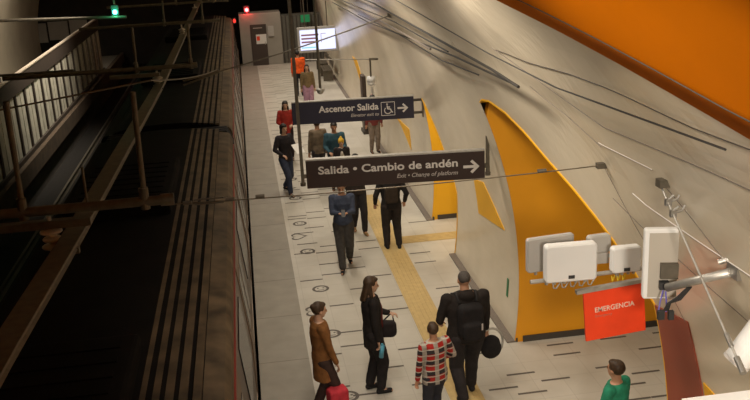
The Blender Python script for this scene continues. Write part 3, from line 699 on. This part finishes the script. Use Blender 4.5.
# ------------------------------------------------------------------ train at the platform
def car(y0, y1, label, acs):
    t = thing('train_car', (-1.74, (y0 + y1) / 2, -.95), label, 'train car', 'cars of the train at the platform')
    X = -1.74; hw = 1.38
    sec = [(-hw + .04, -.6), (hw + .06, -.6), (hw + .10, -.1), (hw + .09, .9), (hw - .04, 2.12), (-hw + .04, 2.12), (-hw - .09, .9), (-hw - .10, -.1)]
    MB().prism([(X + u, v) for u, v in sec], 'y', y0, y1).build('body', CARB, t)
    # roof shell: rounded shoulder plus ribs
    prof = [(hw - .035, 2.12), (hw - .03, 2.2), (hw - .05, 2.28), (hw - .10, 2.35), (hw - .29, 2.38)]
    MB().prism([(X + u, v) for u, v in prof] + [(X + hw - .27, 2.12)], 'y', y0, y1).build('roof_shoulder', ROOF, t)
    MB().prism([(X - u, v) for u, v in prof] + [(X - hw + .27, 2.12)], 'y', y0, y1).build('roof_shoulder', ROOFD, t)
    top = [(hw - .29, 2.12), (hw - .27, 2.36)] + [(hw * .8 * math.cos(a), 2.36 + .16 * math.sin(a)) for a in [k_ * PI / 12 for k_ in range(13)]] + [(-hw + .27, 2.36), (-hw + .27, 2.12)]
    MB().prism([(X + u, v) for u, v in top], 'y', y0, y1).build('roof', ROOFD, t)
    for k_ in range(5):
        u = hw - .33 - k_ * .12
        MB().box((X + u, (y0 + y1) / 2, 2.43 + .012 * k_), (.075, y1 - y0, .04)).build('roof_rib', ROOF, t)
    MB().box((X + hw - .03, (y0 + y1) / 2, 2.08), (.03, y1 - y0, .05)).build('red_stripe', REDSTR, t)
    MB().box((X + hw + .095, (y0 + y1) / 2, .1), (.02, y1 - y0, .05)).build('sill', FRAIL, t)
    y = y0 + .8; k_ = 0
    while y + 1.4 < y1:
        if k_ % 2 == 0:
            sh = lambda v: hw + .092 + (v - .9) * (-.107)
            def slab(m_, ya_, yb_, za, zb_, t0, t1): m_.prism([(X + sh(za) + t0, za), (X + sh(za) + t1, za), (X + sh(zb_) + t1, zb_), (X + sh(zb_) + t0, zb_)], 'y', ya_, yb_)
            m_ = MB(); slab(m_, y, y + 1.3, .92, 2.02, -.01, .012); m_.box((X + hw + .1, y + .65, .47), (.02, 1.3, .88)); d_ = m_.build('door', DOORC, t)
            for q_ in (.12, .74):
                m_ = MB(); slab(m_, y + q_, y + q_ + .45, 1.0, 1.8, .01, .018); m_.build('door_glass', GLASSD, d_)
            y += 2.1
        else:
            m_ = MB(); slab(m_, y, y + 1.5, 1.0, 1.85, -.01, .012); m_.build('window', GLASSD, t); y += 2.1
        k_ += 1
    for ya in acs:
        a_ = bevel(MB().box((X - .25, ya + 1.3, 2.58), (1.5, 2.6, .22)).build('roof_unit', ROOFD, t), .05)
        m_ = MB()
        for q_ in range(8): m_.box((X - .25, ya + .3 + q_ * .29, 2.695), (1.2, .1, .02))
        m_.build('vent', ROOFD, a_)
    MB().box((X, (y0 + y1) / 2, -.8), (2.2, y1 - y0 - 1, .4)).build('underframe', RUBBER, t)
    return t
car(-2, 18.2, 'nearer car of the train beside the platform, brown ribbed roof', (5.6, 12.5))
car(18.75, 42, 'farther car of the train beyond the gangway, brown ribbed roof', (24, 33))
mb = MB()
for k_ in range(6):
    y = 18.22 + k_ * .09; mb.prism([(-3.05, -.4), (-.42, -.4), (-.38, 2.1), (-.5, 2.38), (-2.9, 2.38), (-3.1, 2.1)] if k_ % 2 else [(-2.95, -.3), (-.5, -.3), (-.46, 2.05), (-.6, 2.3), (-2.8, 2.3), (-3.0, 2.05)], 'y', y, y + .09)
single(mb, 'gangway_bellows', RUBBER, (-1.74, 18.47, -.4), 'black folded gangway bellows between the two train cars', 'gangway')
mb = MB().box((-.42, 41.9, 2.22), (.12, .06, .16)); 
tl = single(MB().box((-.30, 42.06, 2.2), (.16, .1, .26)).ell((-.30, 42.0, 2.2), (.06, .02, .09), mi=1), 'track_lamp', [DPLAST, LREDD], (-.3, 42.06, 2.2), 'dim red lamp at the far end of the train below the red signal', 'lamp')

# ------------------------------------------------------------------ slatted barrier on the far platform
fb = thing('slatted_barrier', (-6.62, 34, .14), 'tall barrier of pale slats with dark top beam on the far platform edge', 'barrier')
y0, y1 = 12.0, 43.8; x = -6.62
MB().box((x, (y0 + y1) / 2, 2.28), (.14, y1 - y0, .46)).build('top_beam', FDARK, fb)
MB().cyl((x + .04, y0, 2.56), (x + .04, y1, 2.56), .055).build('handrail', FRAIL, fb)
MB().box((x, (y0 + y1) / 2, .2), (.2, y1 - y0, .14)).build('bottom_rail', FDARK, fb)
y = y0
while y < y1 - 1.0:
    MB().box((x, y + .08, 1.2), (.10, .18, 1.9)).build('post', FDARK, fb)
    MB().box((x + .02, y + .64, 1.15), (.03, .84, 1.75)).box((x + .04, y + .64, 1.15), (.02, .03, 1.75), mi=0).build('slat_panel', FPANEL, fb)
    MB().box((x - .03, y + .62, .31), (.10, .55, .06)).build('foot_panel', FRAIL, fb)
    y += 1.22
mb = MB().box((-10.0, 40.0, 1.25), (1.3, .08, 1.1), mi=0)
pn = thing('wall_sign', (-10.1, 38.6, 1.0), 'orange and white panel on the far platform at the top left', 'sign')
MB().box((-9.3, 34.0, 1.7), (1.1, .06, .95)).build('panel', GWALL, pn)
MB().box((-9.25, 33.96, 1.7), (.25, .02, .95)).box((-8.85, 33.96, 1.95), (.2, .02, .45)).build('orange_stripe', DEEPO, pn)
MB().box((-9.3, 34.05, .6), (.08, .08, 1.3)).build('post', DSTEEL, pn)
#PEOPLE

# ------------------------------------------------------------------ people
def remesh(mb, name, mts, parent, vox, sm=3, disp=0.0, flat_cut=None):
    me = mb.mesh(name, mts, fix=True)
    o = bpy.data.objects.new(name, me); C.objects.link(o)
    m = o.modifiers.new('r', 'REMESH'); m.mode = 'VOXEL'; m.voxel_size = vox
    m = o.modifiers.new('s', 'SMOOTH'); m.factor = .5; m.iterations = sm
    if disp:
        tx = bpy.data.textures.get('folds') or bpy.data.textures.new('folds', 'CLOUDS'); tx.noise_scale = .11
        m = o.modifiers.new('d', 'DISPLACE'); m.texture = tx; m.strength = disp; m.mid_level = .5; m.texture_coords = 'LOCAL'
    ev = o.evaluated_get(bpy.context.evaluated_depsgraph_get())
    nm = bpy.data.meshes.new_from_object(ev); nm.name = name
    bpy.data.objects.remove(o); bpy.data.meshes.remove(me)
    nm.materials.clear(); nm.materials.append(mts if not isinstance(mts, list) else mts[0])
    nm.polygons.foreach_set('material_index', [0] * len(nm.polygons))
    nm.polygons.foreach_set('use_smooth', [True] * len(nm.polygons))
    q = bpy.data.objects.new(name, nm); C.objects.link(q); q.parent = parent; return q

def ik(a, b, l1, l2, hint):
    a, b = V(a), V(b); d = b - a; L = min(d.length, (l1 + l2) * .998); u = d.normalized()
    b = a + u * L; x = (l1 * l1 - l2 * l2 + L * L) / (2 * L); h = math.sqrt(max(0, l1 * l1 - x * x))
    p = V(hint) - u * V(hint).dot(u); p = p.normalized() if p.length > 1e-4 else V((0, 0, 1))
    return a + u * x + p * h, b

CM = {}
def cloth(col, pat=None):
    key = (tuple(round(c, 3) for c in col), pat)
    if key not in CM:
        CM[key] = mat('cloth_%d' % len(CM), col, .85, noise=.25, nscale=14, bump=.15, bscale=60, spec=.25)
        if pat == 'plaid':
            m = CM[key]; nt = m.node_tree; b = nt.nodes['Principled BSDF']
            tc = nt.nodes.new('ShaderNodeTexCoord'); sx = nt.nodes.new('ShaderNodeSeparateXYZ'); nt.links.new(tc.outputs['Object'], sx.inputs[0])
            def band(out, per, thr):
                a = nt.nodes.new('ShaderNodeMath'); a.operation = 'MULTIPLY'; a.inputs[1].default_value = 1 / per; nt.links.new(out, a.inputs[0])
                f = nt.nodes.new('ShaderNodeMath'); f.operation = 'FRACT'; nt.links.new(a.outputs[0], f.inputs[0])
                g = nt.nodes.new('ShaderNodeMath'); g.operation = 'GREATER_THAN'; g.inputs[1].default_value = thr; nt.links.new(f.outputs[0], g.inputs[0]); return g.outputs[0]
            def mix(fac, c1, c2):
                x = nt.nodes.new('ShaderNodeMix'); x.data_type = 'RGBA'; nt.links.new(fac, x.inputs['Factor'])
                for nm_, c in (('A', c1), ('B', c2)):
                    if isinstance(c, tuple): x.inputs[nm_].default_value = (*c, 1)
                    else: nt.links.new(c, x.inputs[nm_])
                return x.outputs['Result']
            c = mix(band(sx.outputs['Z'], .15, .55), col, (.03, .025, .025))
            c = mix(band(sx.outputs['X'], .15, .62), c, (.30, .26, .22))
            c = mix(band(sx.outputs['Z'], .075, .8), c, (.42, .38, .32))
            nt.links.new(c, b.inputs['Base Color'])
    return CM[key]
SKIN1 = mat('skin_warm', (0.42, 0.22, 0.13), .55, noise=.08, nscale=20)
SKIN2 = mat('skin_pale', (0.50, 0.30, 0.20), .55, noise=.08, nscale=20)
EYE = mat('eye_dark', (0.02, 0.015, 0.012), .2); LIP = mat('lips', (0.25, 0.07, 0.05), .5)
HAIRB = mat('hair_black', (0.014, 0.010, 0.008), .55, noise=.4, nscale=40, spec=.3)
HAIRN = mat('hair_brown', (0.05, 0.028, 0.014), .55, noise=.4, nscale=40, spec=.3)
HAIRG = mat('hair_cropped', (0.06, 0.05, 0.042), .8, noise=.4, nscale=60)

def person(loc, face, label, h=1.72, broad=1.0, feet=((.10, 0, 0), (-.10, 0, 0)), hands=None, skin=SKIN1, top=(.02, .02, .02), hem=.88, sleeve=True,
           legs=(.02, .02, .025), shoes=(.02, .018, .018), hair='short', hairm=HAIRB, lean=0.0, yaw=0.0, nod=0.0, pat=None, vox=.012, collar=None, wide=1.0, hood=False):
    """face: heading in degrees, 0 looks along +Y (away from the camera), 180 towards it. local x is the person's right, y forward"""
    t = thing('person', loc, label, 'person', rz=math.radians(face)); k = h / 1.75; t['_o'] = (0.0, 0.0, 0.0)
    S = lambda x, y, z: V((x * k, y * k + lean * max(0, z - .9) * k, z * k))
    W = broad
    hz = .93 - max(0, max(abs(f[1]) for f in feet) - .05) * .16
    hip = {1: S(.088 * W, 0, hz), -1: S(-.088 * W, 0, hz)}
    ank = {1: V((feet[0][0] * k, feet[0][1] * k, (feet[0][2] + .085) * k)), -1: V((feet[1][0] * k, feet[1][1] * k, (feet[1][2] + .085) * k))}
    knee = {}
    for s_ in (1, -1): knee[s_], ank[s_] = ik(hip[s_], ank[s_], .44 * k, .42 * k, (0, 1, 0))
    sh = {1: S(.175 * W, -.01, 1.425), -1: S(-.175 * W, -.01, 1.425)}
    if hands is None: hands = ((.25, .04, .80), (-.25, .04, .80))
    elb, wr = {}, {}
    for s_, hd in ((1, hands[0]), (-1, hands[1])):
        elb[s_], wr[s_] = ik(sh[s_], S(*hd), .285 * k, .26 * k, (s_ * .6, -1, -.3))
    # torso sections
    tor = [(.90, .155, .105), (.97, .16, .11), (1.08, .138, .10), (1.2, .15, .108), (1.32, .168, .115), (1.42, .15, .095), (1.48, .085, .07)]
    hc = S(0, .02, 1.635); R_ = Euler((math.radians(-nod), 0, math.radians(yaw))).to_matrix()
    H = lambda x, y, z: hc + R_ @ (V((x, y, z)) * k)
    b = MB()
    b.loft([(S(0, 0, z), rx * k * W, ry * k) for z, rx, ry in tor], 24)
    b.cap(S(0, -.01, 1.42), H(0, -.015, -.05), .062 * k, .055 * k)
    b.ell(H(0, -.01, .025), (.074 * k, .093 * k, .092 * k), R_); b.ell(H(0, .018, -.03), (.060 * k, .068 * k, .082 * k), R_)
    b.ell(H(0, .055, -.075), (.03 * k, .026 * k, .024 * k), R_)                       # chin
    b.cyl(H(0, .078, .022), H(0, .104, -.018), .009 * k, .015 * k, 8); b.ell(H(0, .098, -.02), (.017 * k, .014 * k, .012 * k), R_)   # nose
    for s_ in (1, -1):
        b.ell(H(s_ * .075, -.01, -.005), (.011 * k, .02 * k, .032 * k), R_)             # ears
        b.ell(H(s_ * .03, .072, .035), (.024 * k, .012 * k, .008 * k), R_)             # brow ridge
        b.cap(sh[s_], elb[s_], .050 * k, .038 * k); b.cap(elb[s_], wr[s_], .038 * k, .026 * k)
        b.cap(hip[s_], knee[s_], .085 * k, .055 * k); b.cap(knee[s_], ank[s_], .052 * k, .036 * k)
        f = V((0, 1, 0)); b.cap(ank[s_] + V((0, -.02, -.03)) * k, ank[s_] + V((s_ * .02, .14, -.052)) * k, .036 * k, .028 * k)
        # hand: palm, four unequal bent fingers, thumb from the side of the palm near its base
        d = (wr[s_] - elb[s_]).normalized(); side = d.cross(V((0, 0, 1)) if abs(d.z) < .8 else V((0, 1, 0))).normalized()
        if side.dot(V((-s_, .4, 0))) < 0: side = -side                                 # thumb side
        nrm = d.cross(side).normalized()
        if nrm.dot(V((-s_, 0, -.4))) < 0: nrm = -nrm                                   # palm faces in / down
        pc = wr[s_] + d * .045 * k
        rm = Matrix((side, nrm, d)).transposed(); b.ell(pc, (.040 * k, .016 * k, .052 * k), rm, nu=12, nv=8)
        for q_, (ln, of) in enumerate(((.070, .027), (.080, .009), (.073, -.010), (.056, -.028))):
            a0 = wr[s_] + d * .085 * k + side * of * k; a1 = a0 + (d * .8 + nrm * .35) * ln * .5 * k; a2 = a1 + (d * .35 + nrm * .85) * ln * .5 * k
            b.cap(a0, a1, .0098 * k, .009 * k, 8); b.cap(a1, a2, .009 * k, .008 * k, 8)
        a0 = wr[s_] + d * .03 * k + side * .032 * k; a1 = a0 + (side * .7 + d * .6 + nrm * .2) * .035 * k; a2 = a1 + (side * .15 + d * .8 + nrm * .45) * .03 * k
        b.cap(a0, a1, .013 * k, .011 * k, 8); b.cap(a1, a2, .011 * k, .009 * k, 8)
    remesh(b, 'body', skin, t, min(vox, .0105), 2)
    for s_ in (1, -1):
        MB().ell(H(s_ * .03, .083, .012), (.013 * k, .007 * k, .007 * k), R_, 10, 6).build('eye', EYE, t, smooth=True, local=True)
    MB().ell(H(0, .083, -.048), (.022 * k, .007 * k, .007 * k), R_, 10, 6).build('mouth', LIP, t, smooth=True, local=True)
    # trousers
    b = MB(); e = .018
    b.loft([(S(0, 0, hz - .06), .14 * k * W, .10 * k), (S(0, 0, hz), (.165) * k * W, .122 * k), (S(0, 0, 1.03), .155 * k * W, .118 * k)], 24)
    for s_ in (1, -1):
        b.cap(hip[s_], knee[s_], (.088 + e) * k * wide, (.062 + e) * k * wide); b.cap(knee[s_], ank[s_] + V((0, 0, .03)), (.062 + e) * k * wide, (.050 + e * .6) * k * wide)
    remesh(b, 'trousers', cloth(legs), t, vox, 3, .014)
    # top / jacket
    b = MB(); rings = []
    for z, rx, ry in tor:
        if z >= hem - .02: rings.append((S(0, 0, z), (rx + .022) * k * W, (ry + .024) * k))
    zb_ = hem; rings = [(S(0, 0, hem), .178 * k * W, .135 * k)] + [r_ for r_ in rings if r_[0].z > (hem + .03) * k]
    b.loft(rings, 24)
    for s_ in (1, -1):
        b.ell(sh[s_] + V((-s_ * .02, 0, .0)) * k, (.085 * k, .075 * k, .072 * k))
        if sleeve: b.cap(sh[s_], elb[s_], .068 * k, .055 * k); b.cap(elb[s_], elb[s_] + (wr[s_] - elb[s_]) * .93, .055 * k, .040 * k)
        else: b.cap(sh[s_], sh[s_] + (elb[s_] - sh[s_]) * .6, .068 * k, .058 * k)
    if hood: b.ell(S(0, -.085, 1.47), (.11 * k, .06 * k, .075 * k)); b.ell(S(0, -.03, 1.48), (.095 * k, .085 * k, .045 * k))
    remesh(b, 'jacket' if hem < .95 else 'shirt', cloth(top, pat), t, vox, 3, .016)
    if collar: # inner top seen at the front
        MB().loft([(S(0, .105, 1.0), .07 * k, .05 * k), (S(0, .11, 1.3), .065 * k, .045 * k), (S(0, .05, 1.47), .06 * k, .05 * k)], 16).build('inner_top', cloth(collar), t, smooth=True, local=True)
    for s_ in (1, -1):
        b = MB(); a = ank[s_]
        b.cap(a + V((0, -.035, -.045)) * k, a + V((s_ * .015, .13, -.052)) * k, .042 * k, .036 * k); b.cap(a + V((0, -.02, -.03)) * k, a + V((0, -.01, .01)) * k, .045 * k, .042 * k)
        remesh(b, 'shoe', cloth(shoes), t, .012, 2)
    # hair
    if hair:
        b = MB()
        if hair == 'crop': b.ell(H(0, -.022, .040), (.078 * k, .090 * k, .082 * k), R_)
        else: b.ell(H(0, -.028, .036), (.088 * k, .098 * k, .094 * k), R_); b.ell(H(0, .03, .088), (.06 * k, .05 * k, .03 * k), R_)
        if hair == 'long':
            for s_ in (1, -1): b.cap(H(s_ * .066, -.03, .03), H(s_ * .085, -.005, -.12), .022 * k, .026 * k); b.cap(H(s_ * .085, -.005, -.12), H(s_ * .08, .03, -.24), .026 * k, .018 * k); b.cap(H(s_ * .04, -.06, 0), H(s_ * .06, -.085, -.20), .044 * k, .030 * k)
            b.cap(H(0, -.06, 0), H(0, -.10, -.22), .055 * k, .038 * k)
        if hair == 'bun': b.ell(H(0, -.10, .06), (.045 * k, .045 * k, .045 * k), R_)
        if hair == 'bob':
            for s_ in (1, -1): b.cap(H(s_ * .062, -.02, .02), H(s_ * .07, -.01, -.09), .034 * k, .034 * k)
            b.cap(H(0, -.05, 0), H(0, -.06, -.09), .07 * k, .06 * k)
        remesh(b, 'hair', hairm, t, .011, 2, .012)
    t['_S'] = k
    return t, dict(S=S, wr=wr, elb=elb, sh=sh, H=H, k=k)
def world(t, p): return Matrix.Translation(t.location) @ Matrix.Rotation(t.rotation_euler.z, 4, 'Z') @ V(p)
def carried(name, mb, mt, t, label, cat, smooth=True, vox=None):
    o = remesh(mb, name, mt, None, vox, 3, .01) if vox else bpy.data.objects.new(name, mb.mesh(name, mt, smooth))
    if not vox: C.objects.link(o)
    o.location = t.location; o.rotation_euler = t.rotation_euler; return tag(o, label, cat)

BLK = (.018, .014, .012)
# big man walking away with a backpack
t, J = person((2.60, 10.72, 0), 4, 'broad man in black hoodie seen from behind walking away, wearing a backpack', h=1.88, broad=1.42, feet=((.12, .22, 0), (-.12, -.20, .05)),
              hands=((.31, .14, .86), (-.26, .24, 1.02)), top=(.016, .012, .010), hem=.84, legs=(.022, .018, .018), hair='crop', hairm=HAIRG, lean=.06, hood=True, wide=1.15)
S = J['S']; b = MB(); b.rbox(S(0, -.20, 1.20), (.32 * J['k'], .17, .46), .08, Matrix.Rotation(.06, 3, 'X')); b.rbox(S(0, -.29, 1.08), (.26, .08, .24), .05)
bp_ = carried('backpack', b, cloth((.012, .010, .010)), t, 'black backpack on the back of the broad man', 'backpack', vox=.014)
for s_ in (1, -1):
    q = MB().tube([S(s_ * .11, -.13, 1.40), S(s_ * .13, -.04, 1.50), S(s_ * .14, .10, 1.44), S(s_ * .14, .13, 1.28), S(s_ * .15, .02, 1.08), S(s_ * .13, -.13, 1.02)], .018).build('strap', RUBBER, bp_, smooth=True, local=True)
MB().box(S(.10, -.345, 1.16), (.02, .01, .09)).build('reflective_tag', LETTERD, bp_, local=True)
# bag hanging at his right
b = MB(); c = J['wr'][1] + V((.06, -.02, -.24)); b.ell(c + V((0, 0, -.06)), (.15, .10, .15)); b.ell(c + V((0, 0, .02)), (.13, .09, .12))
bg = carried('shoulder_bag', b, cloth((.016, .014, .014)), t, 'round black shoulder bag with a pale strap at the broad man right side', 'bag', vox=.014)
arcp = [c + V((.17 * math.sin(a), -.0, .21 * math.cos(a) + .03)) for a in [math.radians(x) for x in range(-50, 131, 15)]]
MB().tube(arcp, .016).build('strap', cloth((.35, .33, .29)), bg, smooth=True, local=True)
# person in red plaid
t, J = person((2.03, 10.12, 0), 20, 'shorter person in red, black and white plaid jacket beside the broad man', h=1.50, top=(.34, .02, .015), pat='plaid', feet=((.1, .12, 0), (-.1, -.12, .02)),
              hands=((.27, .20, 1.05), (-.30, .04, .80)), legs=(.03, .03, .04), hair='short', hairm=HAIRN, broad=1.15, hem=.80, yaw=-25)
# woman with blue bottle
t, J = person((1.40, 11.25, 0), -82, 'long-haired woman in black cardigan and dark red top standing side-on', h=1.74, top=(.014, .011, .010), hem=.72, collar=(.13, .02, .02), legs=(.018, .015, .015),
              feet=((.08, .06, 0), (-.10, -.05, 0)), hands=((.22, .02, .80), (-.16, .30, 1.10)), hair='long', hairm=HAIRN, skin=SKIN2, nod=10, yaw=-5, wide=1.1)
S = J['S']; b = MB(); b.rbox(S(-.02, .22, .93), (.26, .12, .24), .07, Matrix.Rotation(math.radians(70), 3, 'Z'))
hb = carried('handbag', b, cloth((.016, .012, .012)), t, 'black handbag held in front of the woman in black cardigan', 'bag', vox=.013)
MB().tube([S(-.02, .12, 1.02), J['wr'][-1] + V((0, .04, 0)), S(-.02, .32, 1.02)], .012).build('handle', RUBBER, hb, smooth=True, local=True)
w_ = J['wr'][1] + V((.0, .03, -.09)); b = MB(); b.cyl(w_ + V((0, 0, -.16)), w_ + V((0, .02, .02)), .034, .034, 16); b.cyl(w_ + V((0, .02, .02)), w_ + V((0, .022, .045)), .018, .018, 12)
bo = carried('water_bottle', b, mat('blue_bottle', (.07, .30, .42), .3), t, 'pale blue bottle hanging in the hand of the woman in black cardigan', 'bottle')
# person in brown jacket
t, J = person((.64, 10.72, 0), -75, 'dark-haired person in orange-brown jacket at the platform edge strip', h=1.68, top=(.20, .085, .025), hem=.62, legs=(.05, .03, .025), hands=((.20, .14, .9), (-.18, .16, .9)),
              feet=((.08, .12, 0), (-.08, -.12, .02)), hair='bun', hairm=HAIRN, skin=SKIN2, nod=8)
S = J['S']; b = MB(); b.rbox(S(.20, .12, .40), (.22, .26, .26), .05)
carried('shopping_bag', b, cloth((.48, .035, .05)), t, 'pinkish red bag carried low by the person in brown', 'bag', vox=.014)
# person in green top
t, J = person((3.70, 8.36, 0), 35, 'dark-haired person in green top at the bottom edge of the picture', h=1.66, top=(.02, .20, .11), hem=.95, legs=BLK, hands=((.25, .1, .85), (-.25, .12, .85)), hair='short', hairm=HAIRN)
# man looking at phone
t, J = person((1.56, 16.1, 0), 176, 'man in dark denim jacket walking forward looking at his phone', h=1.72, top=(.045, .055, .085), hem=.90, legs=(.055, .05, .045), feet=((.07, .30, 0), (-.09, -.16, .04)),
              hands=((.07, .30, 1.20), (-.07, .30, 1.20)), nod=22, broad=1.08, skin=SKIN1, wide=1.12)
S = J['S']; b = MB(); b.rbox((J['wr'][1] + J['wr'][-1]) / 2 + V((0, .10, .03)), (.075, .01, .15), .012, Matrix.Rotation(math.radians(40), 3, 'X'))
carried('phone', b, DPLAST, t, 'dark phone held in both hands by the man in denim jacket', 'phone', smooth=False)
# walker behind him
t, J = person((2.08, 18.0, 0), 186, 'person in black jacket walking just behind the man with the phone', h=1.72, top=(.03, .022, .018), legs=(.02, .016, .015), feet=((.08, -.12, .02), (-.08, .2, 0)),
              hands=((.22, .05, .85), (-.12, .28, 1.20)), shoes=(.25, .15, .06), broad=1.05)
# man from behind with crossbody bag
t, J = person((2.60, 16.8, 0), 2, 'man in black jacket and trousers seen from behind on the tactile strip', h=1.74, top=(.016, .013, .012), hem=.88, legs=(.026, .02, .018), feet=((.13, .0, 0), (-.10, .06, 0)),
              hands=((.30, .10, .96), (-.30, .12, .96)), broad=1.15, wide=1.1, skin=SKIN1)
S = J['S']; b = MB(); b.rbox(S(-.02, -.17, 1.20), (.26, .12, .34), .06)
sb = carried('backpack', b, cloth((.035, .024, .016)), t, 'small dark brown backpack on the man walking the tactile strip', 'backpack', vox=.014)
for s_ in (1, -1): MB().tube([S(s_ * .09, -.12, 1.35), S(s_ * .12, -.02, 1.50), S(s_ * .13, .12, 1.38), S(s_ * .14, .02, 1.1), S(s_ * .11, -.12, 1.05)], .014).build('strap', RUBBER, sb, smooth=True, local=True)
# man with paper
t, J = person((.76, 21.3, 0), 212, 'person in dark jacket and blue jeans holding white papers near the edge', h=1.76, top=(.022, .018, .020), hem=.84, legs=(.04, .05, .085), feet=((.08, .22, 0), (-.08, -.22, .05)),
              hands=((.20, .20, 1.05), (-.12, .32, 1.15)), hair='bob', skin=SKIN2, nod=10, vox=.014)
b = MB(); b.box(J['wr'][-1] + V((.04, .13, .05)), (.24, .006, .30), Matrix.Rotation(math.radians(50), 3, 'X'))
carried('paper_sheet', b, PAPER, t, 'white paper sheets held by the person in blue jeans', 'paper', smooth=False)
# woman in red
t, J = person((.98, 24.6, 0), 180, 'long-haired woman in red jacket left of the navy sign', h=1.68, top=(.33, .03, .02), hem=.82, legs=(.03, .02, .02), hands=((.14, .26, 1.1), (-.14, .26, 1.1)), hair='long', skin=SKIN2, vox=.014, nod=12)
# teal jacket
t, J = person((1.98, 21.3, 0), 180, 'person in teal blue jacket standing below the navy sign', h=1.70, top=(.035, .085, .11), hem=.85, legs=(.02, .02, .025), hands=((.16, .26, 1.05), (-.16, .26, 1.05)), broad=1.15, vox=.014, nod=14)
t, J = person((2.08, 20.75, 0), 180, 'child in black and white top with yellow knitted hat before the teal jacket', h=1.42, top=(.03, .025, .025), hem=.70, legs=(.02, .02, .02), hands=((.10, .24, 1.05), (-.10, .24, 1.05)), hair=None, collar=(.55, .5, .42), vox=.014, skin=SKIN2)
b = MB(); b.ell(J['H'](0, -.02, .045), (.095 * J['k'], .112 * J['k'], .10 * J['k'])); b.ell(J['H'](0, -.015, .15), (.03,) * 3)
carried('knitted_hat', b, cloth((.62, .38, .04)), t, 'yellow knitted hat on the child below the navy sign', 'hat', vox=.012)
# tan jacket
t, J = person((1.62, 21.9, 0), 8, 'person in tan jacket and dark trousers walking left of the teal jacket', h=1.68, top=(.16, .12, .08), hem=.85, legs=(.05, .045, .045), feet=((.08, .2, 0), (-.08, -.2, .04)), vox=.014, hairm=HAIRN)
# by the wall
t, J = person((3.42, 24.6, 0), 190, 'person in dark red jacket standing close to the white wall behind the navy sign', h=1.66, top=(.20, .045, .04), hem=.85, legs=(.22, .17, .13), vox=.014)
# pink trousers
t, J = person((2.08, 31.0, 0), 180, 'woman with long dark hair, tan top and pink trousers at the far end', h=1.66, top=(.20, .14, .07), hem=.92, legs=(.42, .24, .33), hair='long', vox=.016, wide=1.2, skin=SKIN2)
t, J = person((1.98, 34.2, 0), 0, 'person in bright orange jacket seen from behind at the far end', h=1.72, top=(.85, .12, .02), hem=.88, legs=(.03, .03, .035), vox=.016, broad=1.15, skin=SKIN1)
